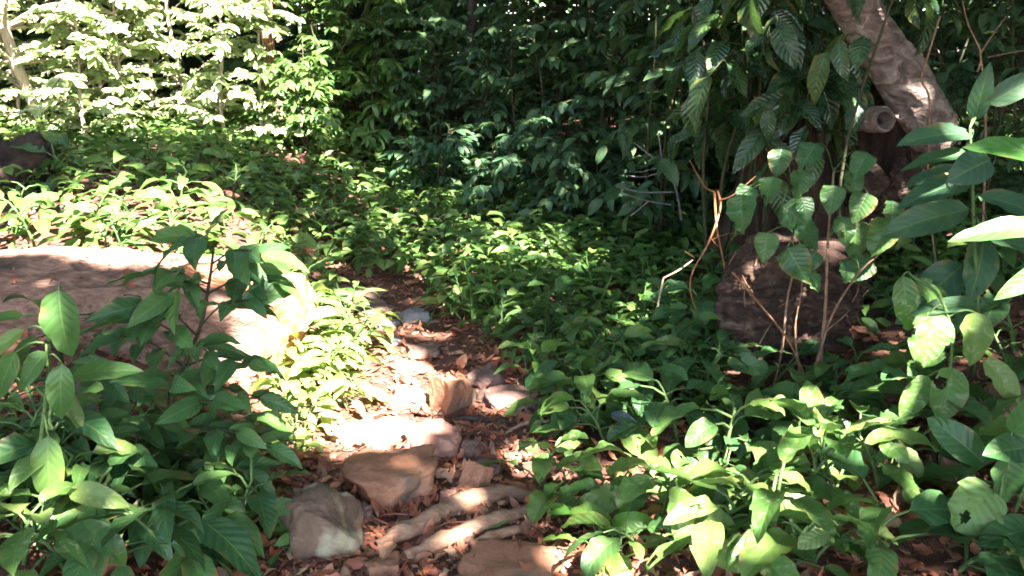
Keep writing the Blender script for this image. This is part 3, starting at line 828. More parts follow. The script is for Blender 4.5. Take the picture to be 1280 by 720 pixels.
# --- trunks in the shade
def trunk(label, px, y, r, h, seed, mat='bark', lean=0.0):
    p = gp(px, y); rg = np.random.default_rng(seed)
    t = thing('tree', label, 'tree', p, 'thin forest trunks in the shade')
    mb = MB(); P = poly([np.array((0, 0, -.1)), np.array((lean * .3, 0, h * .33)), np.array((lean * .6, .05, h * .66)), np.array((lean, 0, h))], 24)
    mb.tube(P, np.linspace(r * 1.15, r * .8, 24) * (1 + .06 * rg.normal(size=24)), 14)
    mb.build('trunk', M[mat], t)
    cr = MB(); k = 420
    O = P[-1] + rg.normal(size=(k, 3)) * [.9, .9, .5] + [0, 0, .3]
    cr.leaves(O, nrm(rg.normal(size=(k, 3)) * [1, 1, .4]), np.array((0, 0, 1)) + rg.normal(size=(k, 3)) * .4, .2, .09, nu=3, nv=2, rg=rg)
    for i in range(7):
        e = O[rg.integers(k)]; cr_p = P[-3 - i]
        mb2 = MB(); mb2.tube(poly([cr_p, (cr_p + e) / 2 + [0, 0, .1], e], 8), np.linspace(r * .4, r * .1, 8), 6)
        mb2.build('limb', M[mat], t)
    cr.build('crown', M['dark'], t)
    return t
trunk('thin dark trunk in the gap left of the layered sapling', 588, 9.3, .045, 5.0, 401, lean=.15)
trunk('slim trunk at the top edge beside the black gap', 512, 11.0, .06, 5.4, 402, lean=.2)
trunk('brown trunk deep between the dark shrubs right of centre', 690, 11.6, .10, 5.6, 403)
trunk('dark trunk rising behind the bush of bright rosettes', 455, 12.2, .12, 5.6, 404, lean=-.2)

# --- drooping quilted-leaf bush (upper right of centre)
qb = on_ground(905, 385) + np.array((0, .35, 0))
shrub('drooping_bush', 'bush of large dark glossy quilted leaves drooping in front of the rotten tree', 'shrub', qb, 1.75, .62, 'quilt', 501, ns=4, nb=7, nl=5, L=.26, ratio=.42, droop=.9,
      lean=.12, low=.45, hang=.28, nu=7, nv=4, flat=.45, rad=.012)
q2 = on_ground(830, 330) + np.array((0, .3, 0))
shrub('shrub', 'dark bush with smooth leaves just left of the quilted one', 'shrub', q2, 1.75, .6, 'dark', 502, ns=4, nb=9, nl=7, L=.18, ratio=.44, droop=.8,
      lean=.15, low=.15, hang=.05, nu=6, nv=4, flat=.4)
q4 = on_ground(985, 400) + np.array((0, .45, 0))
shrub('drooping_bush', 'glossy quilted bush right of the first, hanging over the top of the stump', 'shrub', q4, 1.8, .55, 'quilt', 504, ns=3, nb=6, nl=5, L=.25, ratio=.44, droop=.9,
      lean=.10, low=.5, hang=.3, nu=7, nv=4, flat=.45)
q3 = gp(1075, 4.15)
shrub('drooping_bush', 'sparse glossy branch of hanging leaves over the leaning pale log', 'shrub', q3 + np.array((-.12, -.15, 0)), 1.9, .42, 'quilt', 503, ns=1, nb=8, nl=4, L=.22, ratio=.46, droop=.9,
      lean=.05, low=.58, hang=.35, nu=6, nv=4, flat=.4)

# --- climber over the stump
cb = on_ground(1030, 520)
def climber():
    t = thing('climbing_vine', 'climber with broad pale green leaves and bare hanging stems in front of the stump', 'vine', cb)
    st, lf = MB(), MB()
    rg = np.random.default_rng(77)
    S0 = px_pts([(1024, 540, 3.3), (1026, 450, 3.32), (1032, 380, 3.35), (1035, 300, 3.4), (1042, 215, 3.5)])
    S1 = px_pts([(955, 520, 3.4), (975, 450, 3.42), (985, 370, 3.42), (1000, 300, 3.42), (990, 235, 3.5)])
    S2 = px_pts([(1020, 460, 3.3), (1040, 395, 3.3), (1075, 340, 3.3), (1110, 310, 3.3)])
    S3 = px_pts([(1000, 470, 3.36), (994, 410, 3.36), (1003, 350, 3.38), (990, 300, 3.4)])
    S4 = px_pts([(1016, 470, 3.34), (1030, 420, 3.33), (1052, 398, 3.32), (1062, 388, 3.32)])
    S5 = px_pts([(1010, 475, 3.36), (975, 420, 3.38), (945, 380, 3.4), (930, 340, 3.42)])
    for Q, r_ in ((S0, .008), (S1, .006), (S2, .005), (S3, .004), (S4, .0035)):
        P = poly(Q, 24); st.tube(P, np.linspace(r_, r_ * .5, 24), 6)
    o = st.build('stem', M['root'], t, origin=cb)
    pts = [(975, 282, .15), (985, 335, .16), (1068, 302, .17), (1012, 232, .12), (940, 268, .15), (1042, 250, .12), (1100, 300, .16), (1000, 262, .1), (960, 240, .12), (1085, 262, .13), (1062, 230, .11), (1020, 330, .1), (925, 285, .11), (1052, 340, .10), (960, 310, .12), (1000, 300, .13), (1045, 290, .12), (930, 250, .11), (1090, 345, .13), (1110, 270, .12), (970, 205, .12), (1030, 200, .13), (1075, 210, .12), (1010, 355, .09)]
    O, D, N, LL = [], [], [], []
    for x, y, L_ in pts:
        o_ = at_y(x + rg.normal() * 6, y - L_ * 160, 3.36 + rg.normal() * .06); O.append(o_)
        D.append(np.array((rg.normal() * .45, -.45, -.8))); N.append(np.array((rg.normal() * .25, -.85, .65))); LL.append(L_)
        lf2 = o_ + np.array((rg.normal() * .05, .08, .06))
    lf.leaves(O, D, N, np.array(LL), np.array(LL) * .78, droop=.5, fold=.15, nu=16, nv=14, a=.35, b=.85, rg=rg, tear=.4)
    lf.build('foliage', M['sapling'], t, origin=cb)
    pet = MB()
    for q in O:
        j = min((np.array(S0), np.array(S1), np.array(S2)), key=lambda s: np.min(np.linalg.norm(s - q, axis=1)))
        e = j[np.argmin(np.linalg.norm(j - q, axis=1))]
        pet.tube(poly([e, (e + q) / 2 + [0, 0, .04], q], 8), .0025, 4)
    pet.build('petiole', M['stem_green'], t, origin=cb)
climber()
branchy('aerial_root', 'thin grey brown aerial root hanging from the top edge beside the leaning log', 'root',
        [(px_pts([(1175, 20, 3.9), (1160, 70, 3.9), (1152, 100, 3.9), (1162, 130, 3.9), (1160, 240, 3.9), (1170, 330, 3.9)]), .005, .004)], 'root', on_ground(1165, 400))
branchy('aerial_root', 'slender brown shoot crossing low in front of the stump', 'root',
        [(px_pts([(915, 340, 3.45), (945, 375, 3.4), (985, 425, 3.35), (1010, 480, 3.35)]), .005, .004)], 'twig_orange', on_ground(1000, 500))

# --- broad leaved plant on the right
def big_plant(name, label, base, stem_pts, leaves, mat, sm='stem_green', hole=None, nu=12, nv=8, ratio=.42, a=.55, b=.85, cat='plant', tear=0):
    """leaves: (px, py, y, L, dir, normal) each with its base at that image point and depth"""
    t = thing(name, label, cat, base)
    st, lf = MB(), MB()
    P = poly(stem_pts, 20); st.tube(P, np.linspace(.008, .004, 20), 6)
    O, D, N, LL, WW = [], [], [], [], []
    for l in leaves:
        q = at_y(l[0], l[1], l[2]); O.append(q); LL.append(l[3]); D.append(l[4]); N.append(l[5]); WW.append(l[3] * (l[6] if len(l) > 6 else ratio))
        e = P[np.argmin(np.linalg.norm(P - q, axis=1))]
        st.tube(poly([e, (e + q) / 2 + [0, 0, .015], q], 6), .003, 5)
    st.build('stem', M[sm], t, origin=base)
    lf.leaves(O, D, N, np.array(LL), np.array(WW), droop=.55, fold=.2, nu=nu, nv=nv, a=a, b=b, wave=.03, tear=tear)
    lf.build('foliage', M[mat], t, origin=base)
    return t


bb = on_ground(1215, 470)
Bp = big_plant('broad_leaf_plant', 'plant with smooth broad dark green leaves spreading left from the right side', bb,
    [bb] + px_pts([(1222, 400, 2.9), (1218, 300, 2.8), (1215, 215, 2.75), (1212, 160, 2.75)]), [
    (1216, 168, 2.75, 0.252, (-1, -.25, .12), (0, -.55, 1), .36), (1216, 192, 2.75, 0.235, (-1, -.2, .02), (0, -.5, 1), .3), (1238, 200, 2.65, 0.151, (-.9, -.35, -.25), (.1, -.75, .7), .72),
    (1215, 225, 2.8, 0.252, (-1, -.2, -.15), (0, -.6, .9), .4), (1212, 262, 2.85, 0.286, (-1, .1, -.2), (0, -.7, .8), .42), (1218, 150, 2.8, 0.185, (-.12, -.4, .8), (-.5, -.9, .2), .36),
    (1205, 330, 2.9, 0.269, (-.75, -.3, -.5), (-.2, -.8, .6), .5), (1230, 300, 2.9, 0.235, (-.3, -.6, -.55), (0, -.8, .6), .5), (1225, 245, 2.8, 0.235, (.8, -.3, -.1), (0, -.6, .9), .4),
    (1225, 290, 2.7, 0.252, (.9, -.4, -.2), (0, -.6, .9), .36), (1210, 215, 2.9, 0.218, (-.8, .5, -.1), (0, -.5, 1), .45), (1222, 380, 2.75, 0.252, (-.9, -.3, .1), (0, -.6, .9), .3),
    (1200, 360, 3.0, 0.252, (-.8, -.1, -.4), (0, -.8, .6), .5), (1235, 130, 2.9, 0.202, (.5, -.2, .4), (-.3, -.9, .4), .4)], 'broad')
pe = on_ground(1330, 480)
big_plant('lime_leaf_sapling', 'sapling with thin lime green leaves entering at the right edge', pe,
    [pe] + px_pts([(1330, 400, 2.2), (1325, 280, 2.1), (1318, 190, 2.1)]), [
    (1322, 284, 2.05, .26, (-1, -.15, .08), (.1, -.62, .85), .26), (1318, 200, 2.1, .22, (-1, -.1, .35), (.2, -.7, .8), .34), (1330, 330, 2.1, .2, (-.9, -.3, -.2), (0, -.6, .9), .3), (1325, 240, 2.1, .2, (.9, -.3, .2), (0, -.6, .9), .3)], 'edge_leaf')
pf = on_ground(1180, 560)
big_plant('holed_leaf_plant', 'plant with pale insect eaten leaves hanging over the dark soil right of the stump', pf,
    [pf] + px_pts([(1182, 500, 2.75), (1190, 430, 2.7), (1175, 372, 2.7), (1140, 345, 2.75)]), [
    (1128, 345, 2.75, .19, (.15, -.3, -.9), (-.2, -.9, .35), .45), (1165, 388, 2.7, .19, (-.1, -.45, -.85), (.1, -.85, .6), .75), (1218, 390, 2.7, .18, (.0, -.4, -.85), (.1, -.85, .55), .72),
    (1190, 460, 2.72, .18, (-.25, -.5, -.7), (0, -.8, .6), .7), (1160, 470, 2.75, .17, (-.5, -.4, -.6), (0, -.85, .6), .5), (1230, 450, 2.7, .18, (.5, -.4, -.5), (0, -.8, .6), .5),
    (1145, 350, 2.8, .2, (.75, -.2, -.6), (0, -.8, .6), .42)], 'herb_bright', ratio=.6, a=.5, b=.7, tear=.6, nu=18, nv=14)
pg = on_ground(1245, 700)
big_plant('round_leaf_plant', 'plant with a big rounded pale leaf holed near its tip, lower right corner', pg,
    [pg] + px_pts([(1248, 680, 2.2), (1250, 630, 2.2), (1255, 580, 2.25)]), [
    (1262, 570, 2.25, .17, (-.1, -.3, -.9), (0, -.9, .4), .75), (1285, 600, 2.25, .2, (.2, -.5, -.6), (0, -.8, .6), .5), (1265, 540, 2.3, .2, (.2, -.4, .6), (-.1, -.9, .4), .5),
    (1290, 560, 2.3, .2, (-.6, -.4, .2), (0, -.7, .7), .5), (1230, 580, 2.35, .2, (-.5, .2, .5), (0, -.8, .6), .5), (1275, 690, 2.15, .2, (-.5, -.5, .2), (0, -.5, .9), .5), (1300, 660, 2.15, .2, (-.8, -.3, .1), (0, -.5, .9), .5)], 'sapling', ratio=.55, a=.5, b=.75, tear=.3, nu=16, nv=12)
t_ = [o for o in bpy.data.objects if o.name == 'round_leaf_plant'][0]
special_leaf(t_, at_y(1236, 610, 2.22), (-.55, -.5, -.35), (.05, -.75, .75), .16, .15, 'herb_pale', 'rounded pale leaf with a black hole near the tip', hole=[(.72, .1, .22)], a=.35, b=.55, droop=.7, fold=.15)

# --- foreground plants, right
RF = 'herbs in the right foreground'
spec = [  # px, py (base), label, seed, mat, L, nl, h, extra
    (672, 612, 'yellow green sprig with pointed leaves standing at the right path edge', 601, 'herb_bright', .12, 6, .16, dict(up=.9)),
    (712, 640, 'small dark herb between the yellow green sprig and the path', 602, 'herb', .10, 6, .08, {}),
    (742, 705, 'yellow variegated herb at the bottom edge right of the flat slab', 603, 'lime', .11, 8, .06, {}),
    (775, 712, 'single narrow yellow shoot at the bottom edge', 604, 'lime', .10, 3, .05, dict(up=1.2)),
    (770, 640, 'light green herb with cupped leaves below the bluish leaf', 605, 'herb_bright', .14, 8, .14, {}),
    (825, 650, 'herb with a pale holed leaf lit by the sun, middle of the right foreground', 606, 'herb_bright', .17, 7, .17, {}),
    (800, 690, 'shaded herb with folded leaves behind the bottom edge', 607, 'herb', .13, 7, .10, {}),
    (760, 560, 'dark leaved herb above the bluish leaf', 608, 'herb', .15, 8, .17, {}),
    (735, 520, 'upright herb with a slanting bright leaf right of the rusty flat stone', 609, 'herb', .14, 8, .18, {}),
    (850, 560, 'broad dark herb in the shade under the orange dead branch', 610, 'sapling', .17, 9, .18, {}),
    (805, 505, 'dark herb at the foot of the bleached twig', 611, 'sapling', .16, 9, .16, {}),
    (900, 600, 'large leaved herb with ragged leaf edges in the right foreground', 612, 'herb', .19, 9, .20, {}),
    (935, 690, 'herb with long arching sun striped leaves', 613, 'herb_bright', .21, 9, .20, dict(ratio=.36)),
    (880, 705, 'herb with long pointed leaves spread over the bottom edge', 614, 'herb_bright', .20, 8, .14, dict(ratio=.36)),
    (985, 650, 'bright herb with one leaf standing upright', 615, 'herb_bright', .18, 8, .2, dict(up=.8)),
    (1048, 640, 'sunlit upright leaved herb in the middle of the lower right', 616, 'herb_bright', .18, 6, .22, dict(up=1.1, ratio=.4)),
    (1010, 705, 'small pale herb with nibbled leaves beside the red dead leaves', 617, 'herb_pale', .11, 6, .08, {}),
    (1100, 610, 'herb with a crumpled yellowish leaf catching the sun', 618, 'herb_bright', .16, 6, .18, {}),
    (1085, 712, 'dark green plant with one broad leaf at the bottom edge', 619, 'sapling', .2, 5, .12, dict(up=.7)),
    (1190, 714, 'plant with a long green leaf slanting at the bottom right', 620, 'sapling', .22, 5, .08, {}),
    (925, 545, 'dark herb with a holed leaf just below the stump', 621, 'sapling', .15, 8, .15, {}),
    (985, 545, 'shaded herb between the two bare climber stems', 622, 'sapling', .14, 7, .12, {}),
    (1120, 545, 'herb with a bright drooping leaf in front of the dark soil', 623, 'herb', .17, 6, .20, {}),
    (1265, 640, 'leafy herb behind the big rounded holed leaf', 624, 'herb', .18, 8, .22, {}),
    (1180, 560, 'dark broad leaved herb beneath the pale insect eaten leaves', 625, 'sapling', .19, 7, .18, {}),
    (1270, 440, 'grey green plant at the right edge above the pinkish grey stone', 626, 'sapling', .2, 8, .22, {}),
    (700, 560, 'small dull herb beside the pale thin twig', 627, 'sapling', .11, 7, .1, {}),
    (965, 480, 'herb with a long leaf lying against the foot of the stump', 628, 'sapling', .15, 7, .1, {}),
    (870, 500, 'dark herb left of the stump, under the forked branch', 629, 'sapling', .16, 9, .2, {}),
    (890, 440, 'dark leafy herb reaching up the left side of the stump', 630, 'sapling', .17, 9, .26, {}),
    (1240, 560, 'shaded herb with ovate leaves right of the small pink stone', 631, 'herb', .17, 7, .2, {}),
    (835, 450, 'deep green herb between the bleached twig and the forked branch', 632, 'sapling', .16, 9, .2, {}),
    (760, 460, 'herb with one big oval leaf at the dark rim of the herb carpet', 633, 'sapling', .16, 8, .16, {}),
    (960, 705, 'glossy herb crowding the bottom edge under the arching striped leaves', 634, 'herb', .17, 8, .12, {}),
    (900, 655, 'herb in the middle of the right foreground with leaves in half shade', 635, 'herb', .17, 8, .17, {}),
    (1040, 580, 'bright herb under the climber with a toothed torn leaf', 636, 'herb', .15, 7, .16, {}),
]
HERBS = []
for i, (px, py, lb, sd, mt, L, nl, h, ex) in enumerate(spec):
    p = on_ground(px, py); HERBS.append(p)
    herb(px, py, lb, sd, mat=mt, L=L * 1.25, nl=nl + 1, h=h * 1.1, group=RF, loc=p, nu=16, nv=10, tear=.5, **{'ratio': .55, 'b': .8, **ex})
def holed(px, py, y, L, W, D, N, label, name, mat='herb_pale', hole=((.6, .1, .2),), plabel=None):
    """a stalk of its own with one eaten leaf"""
    q = at_y(px, py, y); b = np.array((q[0] + .02, q[1] + .06, hgt(q[0] + .02, q[1] + .06)))
    t = thing(name, label, 'plant', b, 'single eaten leaves')
    st = MB(); st.tube(poly([b - [0, 0, .02], (b + q) / 2 + np.array((.02, .03, .02)), q], 8), np.linspace(.004, .003, 8), 5)
    st.build('stem', M['stem_green'], t, origin=b)
    special_leaf(t, q, D, N, L, W, mat, hole=list(hole), a=.5, b=.75, droop=.6, fold=.22)
holed(812, 585, 2.72, .17, .085, (.9, -.45, -.12), (-.15, -.6, .8), 'seedling with one pale leaf pierced by a dark hole, below the bluish leaf', 'seedling', hole=((.28, .25, .22), (.4, .3, .15)))
holed(1118, 560, 2.62, .13, .085, (.35, -.6, -.25), (0, -.55, .85), 'seedling with one crumpled cream leaf under the insect eaten plant', 'seedling', hole=((.8, .6, .2),))
holed(1022, 600, 2.55, .10, .075, (-.5, -.5, .25), (.1, -.8, .6), 'seedling with a ragged white green leaf beside the upright leaved herb', 'seedling', hole=((.55, .8, .45), (.8, -.6, .4)))
holed(960, 530, 2.95, .11, .08, (.5, -.6, -.2), (0, -.8, .6), 'seedling with one ring like leaf eaten through the middle', 'seedling', mat='sapling', hole=((.6, .1, .45),))
holed(905, 590, 2.6, .20, .09, (.7, -.5, -.25), (-.25, -.6, .75), 'seedling with a long lime leaf torn along one side', 'seedling', mat='herb_bright', hole=((.55, -.8, .3), (.75, -.4, .16)))
holed(965, 600, 2.5, .22, .09, (.75, -.45, -.35), (-.25, -.6, .75), 'seedling with a long bright leaf full of small holes', 'seedling', mat='herb_bright', hole=((.4, .4, .13), (.55, -.4, .12), (.7, .2, .1), (.3, -.3, .09)))
# single bluish leaf and other marked dead leaves
def one_leaf(px, py, L, W, D, N, mat, label, lift=.03, lv=.5, name='dead_leaf', hole=None):
    q = on_ground(px, py) + np.array((0, 0, lift)); mb = MB()
    mb.leaves([q], [D], [N], L, W, nu=12, nv=8, droop=.6, fold=.35, lv=lv, wave=.08)
    tag(mb.build(name, M[mat], origin=q, loc=q), label, 'leaf', 'single fallen leaves')
one_leaf(762, 560, .13, .055, (.75, -.55, -.1), (0, -.6, .8), 'dark_leaf', 'dark bluish dead leaf hanging among the right foreground herbs', .14)
one_leaf(540, 600, .09, .05, (.6, -.4, .1), (0, -.3, 1), 'litter', 'orange yellow dead leaf right of the large tan stone', .03, .72)
one_leaf(505, 640, .08, .05, (.5, -.6, .2), (0, -.3, 1), 'litter', 'dull olive dead leaf at the upper edge of the long root', .02, .12)
one_leaf(492, 690, .10, .05, (-.2, -.8, .1), (0, -.4, 1), 'litter', 'large tan dead leaf below the left end of the long root', .03, .62)
one_leaf(1090, 660, .11, .07, (.3, -.6, .3), (0, -.6, .8), 'litter', 'curled red brown dead leaf under the bright upright herb', .03, .68)
one_leaf(1150, 650, .12, .07, (-.4, -.6, .3), (.1, -.6, .8), 'litter', 'big rolled brown dead leaf left of the round holed leaf', .04, .25)
one_leaf(655, 640, .10, .05, (.7, -.3, .3), (0, -.4, 1), 'litter', 'pinkish curled dead leaf at the right end of the long root', .04, .55)
one_leaf(575, 470, .09, .05, (.2, -.5, .6), (0, -.9, .4), 'litter', 'orange dead leaf standing behind the upright stone', .05, .72)

# --- left foreground sapling
sb = on_ground(205, 600)
def left_sapling():
    t = thing('sapling', 'sapling with many pointed dark green leaves in front of the fallen log', 'sapling', sb)
    st, lf = MB(), MB(); rg = np.random.default_rng(88)
    P = poly([sb - [0, 0, .04]] + px_pts([(205, 540, 2.68), (225, 470, 2.66), (250, 410, 2.66), (262, 350, 2.68), (268, 300, 2.7)]), 24)
    st.tube(P, np.linspace(.011, .004, 24), 6)
    O, D, N, LL = [], [], [], []
    br = [(.15, (180, 520), 2.5), (.2, (300, 540), 2.5), (.3, (130, 470), 2.5), (.35, (330, 500), 2.55), (.45, (150, 420), 2.55), (.45, (315, 455), 2.55), (.6, (180, 380), 2.55),
          (.75, (200, 340), 2.6), (.78, (345, 352), 2.6), (.85, (310, 330), 2.6), (.95, (240, 300), 2.65), (.1, (250, 600), 2.4), (.1, (140, 570), 2.4), (.25, (270, 500), 2.4), (.3, (215, 480), 2.4),
          (.12, (310, 590), 2.45), (.05, (200, 640), 2.35), (.5, (260, 440), 2.45), (.2, (80, 520), 2.5), (.25, (340, 560), 2.5), (.62, (310, 375), 2.5), (.55, (160, 400), 2.5), (.8, (215, 370), 2.55), (.9, (330, 318), 2.6)]
    for f, (bx, by), y in br:
        p0 = P[int(f * 23)]; e = at_y(bx, by, y)
        Q = poly([p0, (p0 + e) / 2 + [0, 0, .03], e], 8); st.tube(Q, np.linspace(.004, .002, 8), 4)
        for i in range(6):
            g = .3 + .7 * (i + .5) / 6; x = g * 7; j = min(6, int(x)); q = Q[j] + (Q[j + 1] - Q[j]) * (x - j)
            tg = nrm(Q[j + 1] - Q[j]); sd = nrm(np.cross(tg, (0, 0, 1))) * (1 if i % 2 else -1)
            d = tg if i == 5 else tg * .6 + sd * .8
            O.append(q); D.append(nrm(d + np.array((0, -.12, -.02)) + rg.normal(size=3) * .2)); N.append(np.array((0, -.35, 1)) + rg.normal(size=3) * .3); LL.append(.145 * (.7 + .6 * rg.random()))
    LL = np.array(LL); k = len(LL)
    lf.leaves(O, D, N, LL, LL * .40, droop=.75 * (.4 + rg.random(k)), fold=.1 + .3 * rg.random(k), nu=9, nv=6, rg=rg, a=.7, b=1.1)
    st.build('stem', M['stem'], t, origin=sb); lf.build('foliage', M['sapling'], t, origin=sb)
left_sapling()
lb_ = on_ground(40, 640)
big_plant('broad_leaf_plant', 'plant with large hanging oval leaves at the left edge in front of the log', lb_,
    [lb_] + px_pts([(50, 560, 2.3), (60, 470, 2.25), (62, 400, 2.25), (75, 362, 2.25)]), [
    (74, 362, 2.2, .19, (.02, -.25, -.95), (0, -.95, .2), .58), (30, 412, 2.22, .17, (-.5, -.2, -.3), (.2, -.7, .6), .28), (58, 440, 2.2, .15, (-.6, -.25, -.65), (.1, -.85, .55), .45), (78, 455, 2.2, .16, (-.1, -.3, -.9), (.1, -.9, .4), .45),
    (60, 545, 2.2, .21, (.0, -.3, -.9), (.2, -.9, .4), .42), (30, 395, 2.3, .2, (-1, -.1, .0), (0, -.5, .9), .25), (20, 440, 2.2, .18, (-.5, -.1, -.85), (.3, -.8, .5), .4), (90, 470, 2.3, .2, (.9, -.1, .25), (-.1, -.6, .8), .32),
    (20, 470, 2.3, .16, (.3, -.3, .6), (0, -.8, .5), .35)], 'herb', nu=14, nv=10)
LF = 'plants in the left foreground'
for px, py, lb, sd, mt, L, nl, h, ex in [
    (25, 705, 'yellow green herb in the lower left corner', 651, 'herb_bright', .15, 8, .14, {}),
    (85, 712, 'herb with bright overlapping leaves at the bottom left edge', 652, 'herb_bright', .16, 9, .16, {}),
    (150, 715, 'herb with large dark leaf blades along the bottom left', 653, 'sapling', .2, 8, .18, {}),
    (225, 716, 'dark glossy herb under the sapling at the bottom edge', 654, 'sapling', .19, 8, .18, {}),
    (110, 640, 'herb with bluish sheen leaves behind the yellow green corner herb', 655, 'sapling', .18, 9, .25, {}),
    (285, 690, 'dark broad herb between the sapling and the path litter', 656, 'sapling', .17, 7, .17, {}),
    (330, 655, 'small light green herb at the path edge left of the lichen block', 657, 'herb', .09, 6, .08, {}),
    (352, 700, 'tiny herb with round leaves touching the lichen block', 658, 'herb', .06, 6, .06, {}),
    (20, 610, 'herb with lime tinted leaves at the left edge', 659, 'herb_bright', .15, 9, .22, {}),
    (70, 590, 'herb with narrow upright leaves below the hanging oval leaves', 660, 'herb', .17, 9, .25, {}),
    (165, 610, 'leafy herb at the foot of the sapling', 661, 'herb', .15, 9, .2, {}),
    (260, 620, 'dark herb right of the sapling stem', 662, 'sapling', .16, 9, .2, {}),
    (130, 555, 'herb with toothed looking leaves hugging the front of the log', 663, 'herb', .14, 9, .2, {}),
    (30, 545, 'shaded herb between the log and the left edge', 664, 'herb', .14, 9, .2, {}),
    (220, 545, 'herb hidden behind the sapling against the log', 665, 'herb', .14, 9, .18, {}),
    (305, 600, 'light herb beside the pinkish stone below the log end', 666, 'herb', .10, 7, .1, {}),
    (60, 660, 'yellowing herb above the lower left corner herb', 667, 'herb_bright', .15, 8, .2, {}),
    (190, 660, 'herb with spreading dull leaves below the sapling', 668, 'sapling', .18, 8, .2, {}),
]:
    herb(px, py, lb, sd, mat=mt, L=L * 1.25, nl=nl + 2, h=h * 1.15, group=LF, nu=9, nv=6, **ex)

for i in range(18):
    for _ in range(60):
        px_, py_ = rng.uniform(690, 1290), rng.uniform(455, 716)
        p = on_ground(px_, py_)
        if all(np.linalg.norm(p[:2] - q[:2]) > .13 for q in HERBS) and free(p[0], p[1]): break
    HERBS.append(p)
    herb(0, 0, 'mid green filler herb among the larger plants of the right foreground', 900 + i, mat='herb' if i % 3 else 'sapling', L=.13 + .05 * rng.random(), nl=8, h=.08 + .08 * rng.random(), group='smaller herbs of the right foreground', loc=p, nu=12, nv=8, tear=.3)
for i in range(16):
    px_, py_ = (rng.uniform(-20, 340), rng.uniform(530, 716))
    p = on_ground(px_, py_)
    herb(0, 0, 'shaded herb filling in below the sapling at the left', 950 + i, mat='herb' if i % 3 else 'sapling', L=.14 + .06 * rng.random(), nl=9, h=.12 + .1 * rng.random(), group='smaller herbs of the left foreground', loc=p, nu=7, nv=4)

# --- sunny strip between the log end and the path
SG = 'herbs in the sunny strip by the log end'
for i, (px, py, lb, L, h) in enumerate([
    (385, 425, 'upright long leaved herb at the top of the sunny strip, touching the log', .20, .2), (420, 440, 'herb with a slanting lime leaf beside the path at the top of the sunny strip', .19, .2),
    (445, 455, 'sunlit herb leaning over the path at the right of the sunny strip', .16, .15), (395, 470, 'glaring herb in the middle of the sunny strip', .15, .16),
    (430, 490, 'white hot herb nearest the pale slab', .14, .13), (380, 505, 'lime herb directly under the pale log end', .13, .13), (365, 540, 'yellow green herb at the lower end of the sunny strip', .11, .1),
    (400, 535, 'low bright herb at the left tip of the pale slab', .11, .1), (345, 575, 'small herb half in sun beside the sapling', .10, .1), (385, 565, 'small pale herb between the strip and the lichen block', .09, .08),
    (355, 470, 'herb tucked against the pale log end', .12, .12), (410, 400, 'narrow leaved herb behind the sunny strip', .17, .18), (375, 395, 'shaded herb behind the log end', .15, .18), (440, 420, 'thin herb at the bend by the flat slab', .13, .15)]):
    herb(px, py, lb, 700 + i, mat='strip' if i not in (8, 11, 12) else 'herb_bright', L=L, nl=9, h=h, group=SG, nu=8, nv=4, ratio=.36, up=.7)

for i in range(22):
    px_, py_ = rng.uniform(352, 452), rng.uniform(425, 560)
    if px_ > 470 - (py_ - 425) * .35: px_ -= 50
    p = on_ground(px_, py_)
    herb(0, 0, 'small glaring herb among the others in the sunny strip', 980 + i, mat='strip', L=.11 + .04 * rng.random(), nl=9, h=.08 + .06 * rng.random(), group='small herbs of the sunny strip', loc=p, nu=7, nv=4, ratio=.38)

# --- herbs on the left bank behind the log
LBK = 'herbs on the sunny bank behind the log'
for i, (px, py, lb, L, mt) in enumerate([
    (48, 318, 'herb with one wide lime leaf behind the left part of the log', .26, 'lime'), (110, 300, 'yellow green herb behind the log near the dark stick', .2, 'herb_bright'),
    (165, 290, 'herb with a bright folded leaf on the sunny bank', .22, 'lime'), (205, 320, 'dark centred herb right behind the middle of the log', .22, 'herb_bright'),
    (240, 290, 'herb with pale upright leaves on the right of the bank', .22, 'herb_bright'), (285, 300, 'broad leaved herb at the right end of the bank', .2, 'herb_bright'),
    (150, 325, 'low herb touching the back of the log', .16, 'herb_bright'), (265, 330, 'herb with bluish leaves at the back of the log', .18, 'herb'),
    (225, 255, 'lime herb higher up the sunny bank', .22, 'lime'), (140, 250, 'shaded herb above the dark stick', .24, 'herb'), (185, 235, 'herb with long dull leaves at the top of the bank', .26, 'herb'),
    (95, 240, 'dark herb right of the black brown stump', .26, 'sapling'), (290, 255, 'herb in front of the lowest sunlit tree', .2, 'herb'), (20, 275, 'herb in front of the black brown stump', .2, 'herb'),
    (320, 320, 'green herb between the bank and the path bend', .18, 'herb'), (340, 285, 'herb at the far side of the path bend', .18, 'herb'), (70, 215, 'fern like dark herb under the pale trunk', .24, 'sapling'), (255, 225, 'herb under the tallest sunlit tree', .22, 'herb')]):
    herb(px, py, lb, 750 + i, mat=mt, L=L, nl=8, h=L, group=LBK, nu=7, nv=4, ratio=.45)

# --- herb carpet
var = []
for v in range(10):
    st, lf = herb_parts(800 + v, h=.07 + .05 * (v % 4), nl=5 + (v * 3) % 6, L=[.115, .09, .14, .07, .125, .10, .16, .08, .11, .13][v], ratio=[.4, .5, .34, .55, .42, .3, .38, .45, .52, .36][v], nu=6, nv=4, up=.35 + .12 * (v % 4), tear=.12)
    for k_ in range(len(st.V)): lf.add(st.V[k_], st.Q[k_] - (st.Q[k_].min()), st.U[k_], st.A[k_] * 0 + .15)
    mt = M[['herb', 'herb_bright', 'herb', 'lime', 'herb', 'herb_bright', 'sapling', 'herb', 'lime', 'herb_bright'][v]]
    var.append(lf.mesh('carpet_herb', mt))


